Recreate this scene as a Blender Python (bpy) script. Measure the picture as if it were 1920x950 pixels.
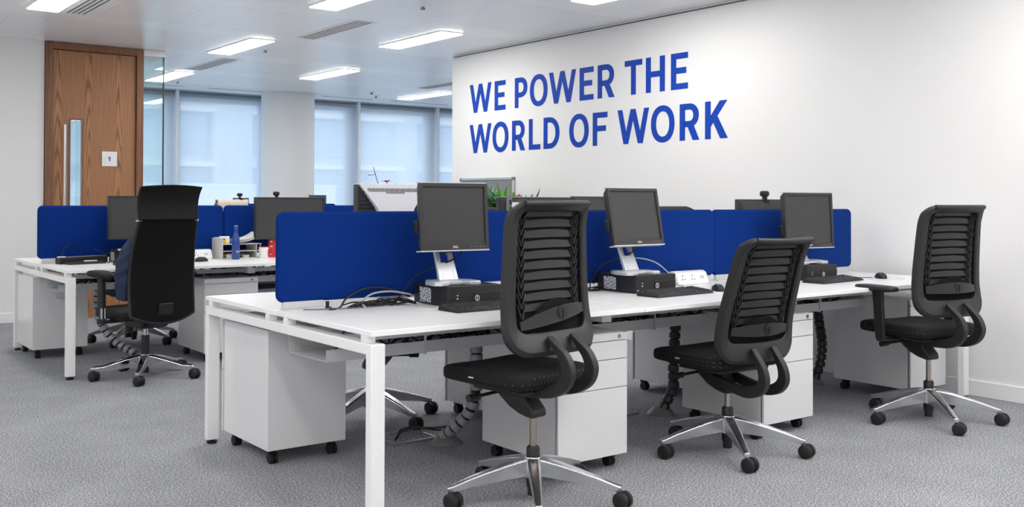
import bpy, bmesh, math, random
from mathutils import Vector, Matrix, Euler
S = bpy.context.scene
for o in list(bpy.data.objects):
    bpy.data.objects.remove(o, do_unlink=True)
COL = S.collection
rnd = random.Random(7)
R = math.radians
sin, cos, pi = math.sin, math.cos, math.pi

# ------------------------------------------------------------------ camera, world, exposure
TH, PIT, ROL = R(36.95761), 0.0103, 0.0034
F, CX, CY = 1880.1703, 942.3908, 354.2169
cd = bpy.data.cameras.new('camera'); cam = bpy.data.objects.new('camera', cd); COL.objects.link(cam)
fw = Vector((sin(TH)*cos(PIT), cos(TH)*cos(PIT), sin(PIT)))
rt = Vector((cos(TH), -sin(TH), 0)); up = rt.cross(fw)
r2 = rt*cos(ROL) + up*sin(ROL); u2 = -rt*sin(ROL) + up*cos(ROL)
cam.matrix_world = Matrix(((r2.x, u2.x, -fw.x, 0), (r2.y, u2.y, -fw.y, 0), (r2.z, u2.z, -fw.z, 1.2138), (0, 0, 0, 1)))
cd.sensor_width = 36; cd.lens = F/1920*36
cd.shift_x = (960-CX)/1920; cd.shift_y = (CY-475)/1920
cd.clip_start = 0.05; cd.clip_end = 200
S.camera = cam

w = bpy.data.worlds.new('world'); S.world = w; w.use_nodes = True
w.node_tree.nodes['Background'].inputs[0].default_value = (0.95, 0.97, 1.0, 1)
w.node_tree.nodes['Background'].inputs[1].default_value = 2.4
LIGHT_STRENGTH = 22.0
S.view_settings.view_transform = 'Standard'; S.view_settings.look = 'None'
S.view_settings.gamma = 1; S.view_settings.exposure = 0.0; S.view_settings.use_curve_mapping = False
S.cycles.use_denoising = True
S.cycles.max_bounces = 14; S.cycles.diffuse_bounces = 8; S.cycles.transparent_max_bounces = 24
S.cycles.sample_clamp_indirect = 8

# ------------------------------------------------------------------ materials
def lin(c):
    return tuple((x/255/12.92 if x/255 <= 0.04045 else ((x/255+0.055)/1.055)**2.4) for x in c)
def mat(name, rgb, rough=0.5, metal=0.0, spec=0.5, coat=0.0, emit=None, es=0):
    m = bpy.data.materials.new(name); m.use_nodes = True
    b = m.node_tree.nodes['Principled BSDF']
    b.inputs['Base Color'].default_value = (*lin(rgb), 1); b.inputs['Roughness'].default_value = rough
    b.inputs['Metallic'].default_value = metal; b.inputs['Specular IOR Level'].default_value = spec
    b.inputs['Coat Weight'].default_value = coat
    if emit: b.inputs['Emission Color'].default_value = (*lin(emit), 1); b.inputs['Emission Strength'].default_value = es
    return m
class NT:
    def __init__(s, m): s.m = m; s.t = m.node_tree; s.b = s.t.nodes['Principled BSDF']
    def n(s, typ, **k):
        x = s.t.nodes.new(typ)
        for a, v in k.items(): setattr(x, a, v)
        return x
    def l(s, a, b): s.t.links.new(a, b)
    def math(s, op, a, b=None):
        x = s.n('ShaderNodeMath', operation=op)
        for i, v in enumerate((a, b)):
            if v is None: continue
            if isinstance(v, (int, float)): x.inputs[i].default_value = v
            else: s.l(v, x.inputs[i])
        return x.outputs[0]
    def mix(s, fac, c1, c2):
        x = s.n('ShaderNodeMix', data_type='RGBA')
        if isinstance(fac, (int, float)): x.inputs[0].default_value = fac
        else: s.l(fac, x.inputs[0])
        for i, c in ((6, c1), (7, c2)):
            if isinstance(c, tuple): x.inputs[i].default_value = (*lin(c), 1)
            else: s.l(c, x.inputs[i])
        return x.outputs[2]
    def pos(s, kind='Object'): return s.n('ShaderNodeTexCoord').outputs[kind]
    def xyz(s, v):
        x = s.n('ShaderNodeSeparateXYZ'); s.l(v, x.inputs[0]); return x.outputs
    def bump(s, h, strength=0.3, dist=0.002):
        x = s.n('ShaderNodeBump'); x.inputs['Strength'].default_value = strength; x.inputs['Distance'].default_value = dist
        s.l(h, x.inputs['Height']); s.l(x.outputs[0], s.b.inputs['Normal'])
    def noise(s, v, scale, detail=2, rough=0.5):
        x = s.n('ShaderNodeTexNoise'); s.l(v, x.inputs['Vector'])
        x.inputs['Scale'].default_value = scale; x.inputs['Detail'].default_value = detail; x.inputs['Roughness'].default_value = rough
        return x.outputs[0]
    def ramp(s, v, stops):
        x = s.n('ShaderNodeValToRGB'); s.l(v, x.inputs[0]); e = x.color_ramp.elements
        while len(e) < len(stops): e.new(0.5)
        for q, (p, c) in zip(e, stops): q.position = p; q.color = (*lin(c), 1)
        return x.outputs[0]

WALL = mat('wall_paint', (234, 234, 234), 0.55, spec=0.3)
t = NT(WALL); t.bump(t.noise(t.pos(), 220, 2), 0.05, 0.001)
SKIRT = mat('skirting_paint', (240, 240, 242), 0.35)
CARPET = mat('carpet', (125, 128, 133), 0.95, spec=0.1)
t = NT(CARPET); p = t.pos()
n1 = t.noise(p, 125, 3, 0.75); n2 = t.noise(p, 300, 2, 0.6); n3 = t.noise(p, 3.0, 2, 0.5)
mm = t.math('ADD', t.math('MULTIPLY', n1, 0.6), t.math('ADD', t.math('MULTIPLY', n2, 0.4), t.math('MULTIPLY', t.math('SUBTRACT', n3, 0.5), 0.04)))
t.l(t.ramp(mm, [(0.38, (62, 64, 69)), (0.5, (138, 140, 146)), (0.62, (222, 224, 228))]), t.b.inputs['Base Color'])
t.bump(mm, 0.6, 0.006)
CEIL = mat('ceiling_tile', (225, 226, 228), 0.3, spec=0.8)
t = NT(CEIL); X, Y, Z = t.xyz(t.pos())
fy = t.math('FLOORED_MODULO', t.math('SUBTRACT', Y, 0.27), 1.495)
fx = t.math('FLOORED_MODULO', t.math('SUBTRACT', X, 0.235), 0.3)
intile = t.math('MULTIPLY', t.math('LESS_THAN', fy, 1.165), t.math('GREATER_THAN', fx, 0.03))
edge = t.math('LESS_THAN', t.math('ABSOLUTE', t.math('SUBTRACT', fx, 0.033)), 0.003)
perf = t.noise(t.pos(), 500, 1)
c = t.mix(intile, (252, 253, 253), t.mix(t.math('MULTIPLY', perf, 0.35), (246, 247, 249), (238, 239, 242)))
t.l(t.mix(t.math('MULTIPLY', edge, intile), c, (214, 216, 219)), t.b.inputs['Base Color'])
t.bump(t.math('SUBTRACT', 1.0, intile), 0.3, 0.006)
PLASTER = mat('plasterboard', (242, 243, 245), 0.6)
SHADOWGAP = mat('shadow_gap', (70, 72, 74), 0.8)
WHITE = mat('desk_laminate', (246, 246, 246), 0.28, spec=0.5)
WMETAL = mat('white_powder_coat', (240, 240, 240), 0.35)
PED = mat('white_gloss_metal', (226, 226, 228), 0.18, spec=0.6, coat=0.3)
GREYT = mat('grey_tray_metal', (205, 206, 208), 0.4)
BLACK = mat('black_plastic', (27, 27, 29), 0.5)
DARK = mat('charcoal_plastic', (31, 31, 33), 0.45)
t = NT(DARK); t.bump(t.noise(t.pos(), 900, 1), 0.08, 0.0005)
RUB = mat('black_rubber', (20, 20, 21), 0.6)
CABLE = mat('black_cable', (18, 18, 19), 0.45)
GCABLE = mat('grey_cable', (176, 180, 186), 0.45)
SCREEN = mat('dark_lcd', (63, 62, 63), 0.42, spec=0.35)
BEZEL = mat('monitor_bezel', (48, 47, 49), 0.45)
SILVER = mat('silver_plastic', (205, 207, 212), 0.32, 0.35)
MWHITE = mat('pearl_silver_plastic', (236, 236, 239), 0.4)
ALU = mat('polished_aluminium', (228, 228, 231), 0.27, 1.0)
CHROME = mat('chrome', (225, 225, 228), 0.06, 1.0)
STEEL = mat('gas_lift_steel', (182, 172, 160), 0.25, 1.0)
BSTEEL = mat('brushed_steel', (205, 203, 200), 0.3, 1.0)
LOCK = mat('lock_metal', (150, 150, 150), 0.3, 1.0)
GREYP = mat('grey_plastic', (120, 121, 124), 0.4)
PAPER = mat('paper', (240, 240, 240), 0.8)
RED = mat('red_print', (205, 32, 36), 0.45)
YEL = mat('yellow_plastic', (240, 206, 20), 0.45)
BEIGE = mat('beige_grey_plastic', (205, 205, 198), 0.45)
VINYL = mat('blue_vinyl', (20, 68, 172), 0.5, spec=0.15)
BOTTLE = mat('navy_bottle', (28, 62, 138), 0.28, coat=0.3)
LOGO = mat('white_print', (235, 235, 238), 0.4)
SOCK = mat('white_socket_plastic', (236, 236, 238), 0.35)
NAVY = mat('navy_cloth', (33, 44, 72), 0.9)
t = NT(NAVY); t.bump(t.noise(t.pos(), 60, 3), 0.4, 0.01)
TROU = mat('black_cloth', (17, 18, 22), 0.9)
SKIN = mat('skin', (205, 158, 132), 0.5)
HAIR = mat('dark_hair', (45, 32, 24), 0.6)
SHOE = mat('shoe_leather', (25, 22, 20), 0.35)
LEATHER = mat('black_leather', (17, 17, 18), 0.62, spec=0.25)
t = NT(LEATHER); t.bump(t.noise(t.pos(), 350, 3), 0.15, 0.001)
EMESH = mat('black_mesh_fabric', (9, 9, 11), 0.8, spec=0.2)
MEMB = mat('black_net', (24, 24, 26), 0.85, spec=0.15)
PLANTER = mat('dark_planter', (36, 40, 42), 0.5)
SOIL = mat('soil', (50, 38, 30), 0.95)
LEAF1 = mat('leaf_bright', (104, 170, 58), 0.45); LEAF2 = mat('leaf_dark', (52, 112, 70), 0.45)
LEAFV = mat('leaf_variegated', (120, 156, 130), 0.45)
PINK = mat('pink_petal', (228, 70, 105), 0.5); PURP = mat('purple_petal', (150, 60, 110), 0.5)
STEM = mat('plant_stem', (96, 84, 74), 0.6)
FELT = mat('grey_felt', (128, 130, 136), 0.95)
t = NT(FELT); t.bump(t.noise(t.pos(), 300, 3), 0.3, 0.002)
FLEECE = mat('beige_fleece', (214, 200, 186), 0.95)
t = NT(FLEECE); t.bump(t.noise(t.pos(), 90, 3), 0.6, 0.01)
FRAMEW = mat('window_frame_paint', (222, 230, 238), 0.4)
PELMET = mat('blind_pelmet', (150, 160, 170), 0.5)
FACADE = mat('facade_stone', (214, 222, 232), 0.8); FACB = mat('facade_band', (250, 250, 250), 0.7)
FACG = mat('facade_glass', (176, 198, 222), 0.2); FACW = mat('facade_white', (252, 252, 252), 0.8)

BLUE = mat('blue_fabric', (0, 46, 146), 0.9, spec=0.15)
t = NT(BLUE); nn = t.noise(t.pos(), 700, 2)
t.l(t.mix(nn, (0, 36, 104), (1, 48, 132)), t.b.inputs['Base Color']); t.bump(nn, 0.25, 0.001)
t.b.inputs['Sheen Weight'].default_value = 0.12; t.b.inputs['Sheen Tint'].default_value = (0.1, 0.35, 1, 1)

SEAT = mat('black_seat_fabric', (17, 17, 19), 0.75, spec=0.3)
t = NT(SEAT); X, Y, Z = t.xyz(t.pos())
def dots(a, b, pitch):
    da = t.math('SUBTRACT', t.math('FLOORED_MODULO', a, pitch), pitch/2); db = t.math('SUBTRACT', t.math('FLOORED_MODULO', b, pitch), pitch/2)
    return t.math('LESS_THAN', t.math('ADD', t.math('MULTIPLY', da, da), t.math('MULTIPLY', db, db)), 0.0013**2)
side = t.math('ADD', X, Y); dn = t.math('SUBTRACT', X, Y)
low = t.math('LESS_THAN', Z, 0.512)
dd = t.math('MULTIPLY', dots(side, Z, 0.019), low); d2 = t.math('MULTIPLY', dots(X, Y, 0.026), t.math('SUBTRACT', 1.0, low))
t.l(t.mix(t.math('MAXIMUM', dd, d2), (17, 17, 19), (120, 122, 126)), t.b.inputs['Base Color'])

PCMESH = mat('pc_front_grille', (26, 26, 28), 0.5)
t = NT(PCMESH); X, Y, Z = t.xyz(t.pos())
v = t.n('ShaderNodeTexVoronoi'); v.inputs['Scale'].default_value = 150; v.inputs['Randomness'].default_value = 0.0; t.l(t.pos(), v.inputs['Vector'])
t.l(t.ramp(v.outputs['Distance'], [(0.28, (4, 4, 5)), (0.42, (44, 44, 47))]), t.b.inputs['Base Color'])
STICK = mat('printed_sticker', (220, 222, 226), 0.5)
t = NT(STICK); mp = t.n('ShaderNodeMapping'); t.l(t.pos(), mp.inputs[0]); mp.inputs['Scale'].default_value = (1, 1, 2.2)
t.l(t.ramp(t.noise(mp.outputs[0], 110, 1), [(0.47, (28, 28, 32)), (0.5, (224, 228, 236))]), t.b.inputs['Base Color'])

def wood():
    m = mat('walnut_veneer', (120, 78, 52), 0.42, spec=0.4); t = NT(m)
    X, Y, Z = t.xyz(t.pos())
    lx = t.math('SUBTRACT', t.math('FLOORED_MODULO', t.math('ADD', X, 0.02), 0.29), 0.145)
    cell = t.math('FLOOR', t.math('DIVIDE', t.math('ADD', X, 0.02), 0.29))
    cmb = t.n('ShaderNodeCombineXYZ'); t.l(t.math('MULTIPLY', X, 16), cmb.inputs[0]); t.l(t.math('MULTIPLY', cell, 7.3), cmb.inputs[1]); zoff = t.math('MULTIPLY', t.math('SINE', t.math('MULTIPLY', cell, 12.9)), 0.6); t.l(t.math('MULTIPLY', Z, 1.1), cmb.inputs[2])
    ns = t.noise(cmb.outputs[0], 1.0, 3)
    # cathedral figure: nested parabolas up each leaf of veneer
    par = t.math('ADD', t.math('MULTIPLY', t.math('MULTIPLY', lx, lx), 260), t.math('MULTIPLY', t.math('ADD', Z, zoff), 1.15))
    ph = t.math('ADD', t.math('MULTIPLY', par, 5.5), t.math('MULTIPLY', ns, 5.0))
    ring = t.math('ADD', t.math('MULTIPLY', t.math('SINE', t.math('MULTIPLY', ph, 3.0)), 0.5), 0.5)
    ring = t.math('POWER', ring, 2.5)
    c2 = t.n('ShaderNodeCombineXYZ'); t.l(t.math('MULTIPLY', X, 140), c2.inputs[0]); t.l(t.math('MULTIPLY', Y, 60), c2.inputs[1]); t.l(t.math('MULTIPLY', Z, 2.2), c2.inputs[2])
    fine = t.noise(c2.outputs[0], 1.0, 4, 0.6)
    k = t.math('ADD', t.math('MULTIPLY', ring, 0.4), t.math('MULTIPLY', fine, 0.75))
    t.l(t.ramp(k, [(0.2, (190, 138, 97)), (0.5, (162, 115, 80)), (0.9, (110, 75, 52))]), t.b.inputs['Base Color'])
    return m
WOOD = wood()
FRAMEWOOD = mat('walnut_frame', (98, 62, 42), 0.42)
t = NT(FRAMEWOOD); mp = t.n('ShaderNodeMapping'); t.l(t.pos(), mp.inputs[0]); mp.inputs['Scale'].default_value = (90, 90, 3)
t.l(t.ramp(t.noise(mp.outputs[0], 1, 3), [(0.3, (140, 95, 67)), (0.7, (106, 70, 50))]), t.b.inputs['Base Color'])

def glassmat(name, tint, tr=0.93):
    m = bpy.data.materials.new(name); m.use_nodes = True; nt = m.node_tree; nt.nodes.clear()
    out = nt.nodes.new('ShaderNodeOutputMaterial'); mx = nt.nodes.new('ShaderNodeMixShader')
    a = nt.nodes.new('ShaderNodeBsdfTransparent'); a.inputs[0].default_value = (*tint, 1)
    g = nt.nodes.new('ShaderNodeBsdfGlossy'); g.inputs['Roughness'].default_value = 0.0
    lw = nt.nodes.new('ShaderNodeLayerWeight'); lw.inputs[0].default_value = 0.5
    pw = nt.nodes.new('ShaderNodeMath'); pw.operation = 'POWER'; pw.inputs[1].default_value = 5
    fr = nt.nodes.new('ShaderNodeMath'); fr.operation = 'MULTIPLY_ADD'; fr.inputs[1].default_value = 0.5; fr.inputs[2].default_value = 0.03
    nt.links.new(lw.outputs['Facing'], pw.inputs[0]); nt.links.new(pw.outputs[0], fr.inputs[0])
    nt.links.new(fr.outputs[0], mx.inputs[0]); nt.links.new(a.outputs[0], mx.inputs[1]); nt.links.new(g.outputs[0], mx.inputs[2]); nt.links.new(mx.outputs[0], out.inputs[0])
    return m
GLASS = glassmat('clear_glass', (0.93, 0.97, 0.965)); WGLASS = glassmat('window_glass', (0.9, 0.95, 0.97))
GEDGE = mat('glass_edge', (26, 48, 50), 0.2)
def blindmat():
    m = bpy.data.materials.new('blind_fabric'); m.use_nodes = True; nt = m.node_tree; nt.nodes.clear()
    out = nt.nodes.new('ShaderNodeOutputMaterial'); mx = nt.nodes.new('ShaderNodeMixShader'); mx2 = nt.nodes.new('ShaderNodeMixShader')
    a = nt.nodes.new('ShaderNodeBsdfTransparent'); d = nt.nodes.new('ShaderNodeBsdfDiffuse'); tl = nt.nodes.new('ShaderNodeBsdfTranslucent')
    d.inputs[0].default_value = (0.74, 0.79, 0.84, 1); tl.inputs[0].default_value = (0.76, 0.82, 0.89, 1)
    mx2.inputs[0].default_value = 0.62; mx.inputs[0].default_value = 0.58
    nt.links.new(d.outputs[0], mx2.inputs[1]); nt.links.new(tl.outputs[0], mx2.inputs[2])
    nt.links.new(a.outputs[0], mx.inputs[1]); nt.links.new(mx2.outputs[0], mx.inputs[2]); nt.links.new(mx.outputs[0], out.inputs[0])
    return m
BLIND = blindmat()
LAMP = mat('lamp_diffuser', (255, 255, 255), 0.5, emit=(255, 252, 247), es=LIGHT_STRENGTH)

# ------------------------------------------------------------------ geometry helpers
class MB:
    def __init__(s): s.v = []; s.f = []; s.m = []
    def add(s, vs, fs, m=0):
        b = len(s.v); s.v += [tuple(p) for p in vs]; s.f += [tuple(b+i for i in f) for f in fs]; s.m += [m]*len(fs); return s
    def box(s, x0, y0, z0, x1, y1, z1, m=0):
        return s.add([(x0,y0,z0),(x1,y0,z0),(x1,y1,z0),(x0,y1,z0),(x0,y0,z1),(x1,y0,z1),(x1,y1,z1),(x0,y1,z1)],
                     [(0,3,2,1),(4,5,6,7),(0,1,5,4),(1,2,6,5),(2,3,7,6),(3,0,4,7)], m)
    def hexa(s, b, t, m=0):   # bottom 4, top 4 points
        return s.add(list(b)+list(t), [(0,3,2,1),(4,5,6,7),(0,1,5,4),(1,2,6,5),(2,3,7,6),(3,0,4,7)], m)
    def rings(s, rs, m=0, closed=True, caps=True):
        n = len(rs[0]); vs = [p for r in rs for p in r]; fs = []
        for i in range(len(rs)-1):
            for j in range(n if closed else n-1):
                k = (j+1) % n; fs.append((i*n+j, i*n+k, (i+1)*n+k, (i+1)*n+j))
        if caps: fs.append(tuple(range(n-1,-1,-1))); fs.append(tuple((len(rs)-1)*n+i for i in range(n)))
        return s.add(vs, fs, m)
    def cyl(s, p0, p1, r0, r1=None, n=16, m=0):
        r1 = r0 if r1 is None else r1; p0 = Vector(p0); p1 = Vector(p1); d = (p1-p0).normalized()
        a = d.orthogonal().normalized(); b = d.cross(a)
        g = lambda p, r: [p+(a*cos(2*pi*i/n)+b*sin(2*pi*i/n))*r for i in range(n)]
        return s.rings([g(p0, r0), g(p1, r1)], m)
    def lathe(s, prof, c=(0,0,0), n=24, m=0):
        return s.rings([[(c[0]+r*cos(2*pi*i/n), c[1]+r*sin(2*pi*i/n), c[2]+z) for i in range(n)] for r, z in prof], m)
    def tube(s, pts, r, n=8, m=0, smooth=4):
        pts = [Vector(p) for p in pts]
        if smooth and len(pts) > 2:
            q = [2*pts[0]-pts[1]]+pts+[2*pts[-1]-pts[-2]]; o = []
            for i in range(1, len(q)-2):
                for j in range(smooth):
                    u = j/smooth; a, b, c, d = q[i-1:i+3]
                    o.append(0.5*((2*b)+(c-a)*u+(2*a-5*b+4*c-d)*u*u+(3*b-a-3*c+d)*u**3))
            pts = o+[pts[-1]]
        rs = []; a = None
        for i, p in enumerate(pts):
            d = (pts[min(i+1, len(pts)-1)]-pts[max(i-1, 0)])
            d = d.normalized() if d.length > 1e-9 else Vector((0,0,1))
            a = d.orthogonal().normalized() if a is None else (a-d*a.dot(d)).normalized()
            b = d.cross(a); rr = r[min(i, len(r)-1)] if isinstance(r, (list, tuple)) else r
            rs.append([p+(a*cos(2*pi*k/n)+b*sin(2*pi*k/n))*rr for k in range(n)])
        return s.rings(rs, m)
    def prism(s, poly, f0, f1, m=0):   # f0,f1: (u,v)->point on each side
        n = len(poly); vs = [f0(*p) for p in poly]+[f1(*p) for p in poly]
        fs = [tuple(range(n)), tuple(range(2*n-1, n-1, -1))]+[(i, n+i, n+(i+1)%n, (i+1)%n) for i in range(n)]
        return s.add(vs, fs, m)
    def strip(s, A, B, f0, f1, closed=False, m=0):  # band between 2D polylines A and B, extruded
        n = len(A); vs = [f0(*p) for p in A]+[f0(*p) for p in B]+[f1(*p) for p in A]+[f1(*p) for p in B]; fs = []
        for i in range(n if closed else n-1):
            k = (i+1) % n
            fs += [(i, k, n+k, n+i), (2*n+i, 3*n+i, 3*n+k, 2*n+k), (i, 2*n+i, 2*n+k, k), (n+i, n+k, 3*n+k, 3*n+i)]
        if not closed: fs += [(0, n, 3*n, 2*n), (n-1, 3*n-1, 4*n-1, 2*n-1)]
        return s.add(vs, fs, m)
    def sell(s, c, rx, ry, rz, e1=1.0, e2=1.0, nu=28, nv=14, m=0, fn=None):
        pw = lambda x, e: math.copysign(abs(x)**e, x)
        rs = []
        for j in range(1, nv):
            ph = -pi/2+pi*j/nv
            row = []
            for i in range(nu):
                th = 2*pi*i/nu
                p = (rx*pw(cos(ph), e1)*pw(cos(th), e2), ry*pw(cos(ph), e1)*pw(sin(th), e2), rz*pw(sin(ph), e1))
                if fn: p = fn(*p)
                row.append((c[0]+p[0], c[1]+p[1], c[2]+p[2]))
            rs.append(row)
        return s.rings(rs, m)
    def grid(s, fn, nu, nv, th, m=0):   # fn(u,v,off) with off 0 / th: closed thin shell
        A = [fn(i/nu, j/nv, 0) for j in range(nv+1) for i in range(nu+1)]; B = [fn(i/nu, j/nv, th) for j in range(nv+1) for i in range(nu+1)]
        n = (nu+1)*(nv+1); q = lambda i, j: j*(nu+1)+i; fs = []
        for j in range(nv):
            for i in range(nu):
                a, b, c, d = q(i,j), q(i+1,j), q(i+1,j+1), q(i,j+1)
                fs += [(a,b,c,d), (n+d,n+c,n+b,n+a)]
        for i in range(nu): fs += [(q(i,0), n+q(i,0), n+q(i+1,0), q(i+1,0)), (q(i,nv), q(i+1,nv), n+q(i+1,nv), n+q(i,nv))]
        for j in range(nv): fs += [(q(0,j), q(0,j+1), n+q(0,j+1), n+q(0,j)), (q(nu,j), n+q(nu,j), n+q(nu,j+1), q(nu,j+1))]
        return s.add(A+B, fs, m)
    def xf(s, M, start=0):
        for i in range(start, len(s.v)): s.v[i] = tuple(M @ Vector(s.v[i]))
        return s

def obj(name, mb, mats, parent=None, bevel=0, seg=2, sub=0, ang=38, loc=None, rz=0):
    me = bpy.data.meshes.new(name); me.from_pydata(mb.v, [], mb.f)
    for i, mi in enumerate(mb.m): me.polygons[i].material_index = mi
    for m in (mats if isinstance(mats, (list, tuple)) else [mats]): me.materials.append(m)
    bm = bmesh.new(); bm.from_mesh(me); bmesh.ops.recalc_face_normals(bm, faces=bm.faces); bm.to_mesh(me); bm.free()
    me.shade_smooth(); me.set_sharp_from_angle(angle=R(ang))
    o = bpy.data.objects.new(name, me); COL.objects.link(o); o.parent = parent
    if loc: o.location = loc
    o.rotation_euler.z = rz
    if bevel:
        b = o.modifiers.new('bevel', 'BEVEL'); b.width = bevel; b.segments = seg; b.limit_method = 'ANGLE'; b.angle_limit = R(35); b.harden_normals = False
    if sub:
        q = o.modifiers.new('sub', 'SUBSURF'); q.levels = sub; q.render_levels = sub
    return o
def thing(name, label, cat, loc=(0,0,0), rz=0, group=None):
    o = bpy.data.objects.new(name, None); COL.objects.link(o); o.location = loc; o.rotation_euler.z = rz; o.empty_display_size = 0.1
    return tag(o, label, cat, group)
def tag(o, label, cat, group=None):
    o['label'] = label; o['category'] = cat
    if group: o['group'] = group
    return o
def struct(o, label=None, cat=None):
    o['kind'] = 'structure'
    if label: o['label'] = label; o['category'] = cat
    return o
_txt = {}
def text_mb(body, size, M, th=0.0004):
    if (body, size) not in _txt:
        cu = bpy.data.curves.new('t', 'FONT'); cu.body = body; cu.size = size; cu.align_x = 'CENTER'; cu.align_y = 'CENTER'; cu.extrude = th; cu.offset = size*0.012
        o = bpy.data.objects.new('t', cu); COL.objects.link(o); dg = bpy.context.evaluated_depsgraph_get()
        me = bpy.data.meshes.new_from_object(o.evaluated_get(dg))
        _txt[(body, size)] = ([tuple(v.co) for v in me.vertices], [tuple(p.vertices) for p in me.polygons])
        bpy.data.objects.remove(o, do_unlink=True); bpy.data.meshes.remove(me)
    mb = MB(); v, f = _txt[(body, size)]; mb.add(v, f); return mb.xf(M)
def axes(o, x, y, z):   # matrix from local text axes to space
    return Matrix(((x[0], y[0], z[0], o[0]), (x[1], y[1], z[1], o[1]), (x[2], y[2], z[2], o[2]), (0, 0, 0, 1)))

# ------------------------------------------------------------------ the room
HC = 2.77; WX = 6.12; DY = 10.66; GX = 3.526
struct(obj('floor', MB().box(-3.6, -3.2, -0.05, 12.2, 14.75, 0), CARPET), 'grey speckled loop carpet across the whole office floor', 'floor')
struct(obj('ceiling', MB().box(-3.6, -3.2, HC, 12.2, 13.45, HC+0.06), CEIL), 'white metal tile ceiling with long plain bands', 'ceiling')
struct(obj('trim_1', MB().box(-3.6, 13.462, HC-0.001, 12.2, 14.75, HC+0.06), PLASTER), 'plasterboard margin of the ceiling along the windows', 'ceiling')
struct(obj('wall_right', MB().box(WX, -3.0, 0, 12.0, 9.05, HC), WALL), 'white wall behind the front desks carrying blue lettering', 'wall')
struct(obj('wall_left', MB().box(-3.6, -3.2, 0, -3.4, 14.75, HC), WALL))
struct(obj('wall_rear', MB().box(-3.4, -3.2, 0, 12.2, -3.0, HC), WALL))
struct(obj('wall_far_right', MB().box(12.0, -3.0, 0, 12.2, 14.75, HC), WALL))
struct(obj('wall_back', MB().box(-3.4, DY, 0, 2.335, DY+0.12, HC), WALL), 'white wall left of the walnut door', 'wall')
struct(obj('wall_sill', MB().box(-3.4, 14.32, 0, 12.0, 14.75, 0.12), FRAMEW))
def skirt(name, x0, y0, x1, y1):
    return struct(obj(name, MB().box(x0, y0, 0, x1, y1, 0.1), SKIRT, bevel=0.004))
skirt('baseboard_right', WX-0.016, -3.0, WX-0.001, 9.05); skirt('baseboard_back', -3.4, DY-0.016, 2.335, DY-0.001)
skirt('baseboard_end', WX, 9.051, 12, 9.066); skirt('baseboard_left', -3.399, -3, -3.384, 10.64)
struct(obj('trim_2', MB().box(WX-0.012, -3, HC-0.022, WX-0.001, 9.0, HC-0.016), SHADOWGAP))
for i, (xa, xb) in enumerate(((2.7, 3.3), (3.9, 4.82), (5.17, 6.0), (6.95, 7.81), (8.14, 9.23), (9.6, 10.6))):
    struct(obj('trim_%d' % (i+3), MB().box(xa, 13.76, HC-0.0035, xb, 13.81, HC-0.0015), PELMET))
# column
cc = MB().lathe([(0.39, 0), (0.39, HC-0.002)], (6.42, 13.86, 0), 64)
struct(obj('column', cc, WALL), 'round white column standing in front of the windows', 'column')

# windows with roller blinds
MUL = [0.43, 1.92, 3.41, 4.905, 6.37, 7.845, 9.36, 10.85]
blind_lab = ['roller blind of the meeting room, hidden behind the white wall left of the door', 'roller blind behind the walnut door, seen through its narrow glazed slot',
             'pale roller blind behind the glass panel beside the walnut door', 'pale roller blind just left of the round column', 'pale roller blind just right of the round column',
             'pale roller blind between two mullions right of the column', 'narrow strip of roller blind beside the lettered wall end']
for i in range(len(MUL)-1):
    xa, xb = MUL[i], MUL[i+1]
    wn = bpy.data.objects.new('window_%d' % (i+1), None); COL.objects.link(wn); wn.location = (xa, 14.42, 0); struct(wn)
    W_ = xb-xa
    fr = MB().box(0, 0, 0.12, 0.09, 0.1, HC).box(W_-0.16, 0, 0.12, W_, 0.1, HC).box(0.09, 0, HC-0.15, W_-0.16, 0.1, HC).box(0.09, 0, 0.12, W_-0.16, 0.1, 0.2)
    obj('window_frame', fr, FRAMEW, wn, bevel=0.004)
    obj('window_pane', MB().box(0.09, 0.045, 0.2, W_-0.16, 0.055, HC-0.15), WGLASS, wn)
    mu = MB().box(-0.022, -0.16, 0.0, 0.022, 0.1, HC-0.002)
    obj('mullion', mu, FRAMEW, wn, bevel=0.004)
    bl = thing('roller_blind', blind_lab[i], 'blind', (xa, 14.34, 0), 0, 'roller blinds over the windows')
    obj('fabric', MB().box(0.03, 0, 0.2, W_-0.03, 0.0015, HC-0.09), BLIND, bl)
    obj('roller', MB().cyl((0.03, 0.02, HC-0.05), (W_-0.03, 0.02, HC-0.05), 0.035, n=20), PELMET, bl)
    obj('bottom_bar', MB().box(0.03, -0.006, 0.17, W_-0.03, 0.008, 0.2), FRAMEW, bl)
    pel = struct(obj('trim_%d' % (i+12), MB().box(xa+0.024, 14.28, HC-0.02, xb-0.024, 14.3, HC-0.003), PELMET))
# building across the street
bd = thing('office_building', 'pale banded stone building across the street, seen through the blinds', 'building', (2, 24, 0))
obj('wall', MB().box(-6, 0.5, -3, 16, 3, 12), FACADE, bd)
for k in range(-1, 5):
    z = 1.0+k*1.35
    for xa, xb in ((-5.5, 1.0), (2.4, 7.15), (8.3, 12.6), (13.4, 15.8)):
        wd = obj('window', MB().box(xa, 0.42, z, xb, 0.5, z+0.95), FACG, bd)
        if k < 4: obj('sill', MB().box(xa-0.1, 0.05, z+1.0, xb+0.1, 0.5, z+1.12), FACB, wd)
obj('pier', MB().box(7.2, 0.1, -3, 8.2, 0.5, 12), FACADE, bd)
tag(obj('boundary_wall', MB().box(0, 21.5, -3, 11.2, 22, 1.48).box(-0.05, 21.45, 1.48, 11.25, 22.05, 1.54), FACW), 'bright white boundary wall across the street, below the facing building', 'wall')
struct(obj('ground_outside', MB().box(-20, 14.8, -3.1, 40, 60, -3), FACADE))

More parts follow.
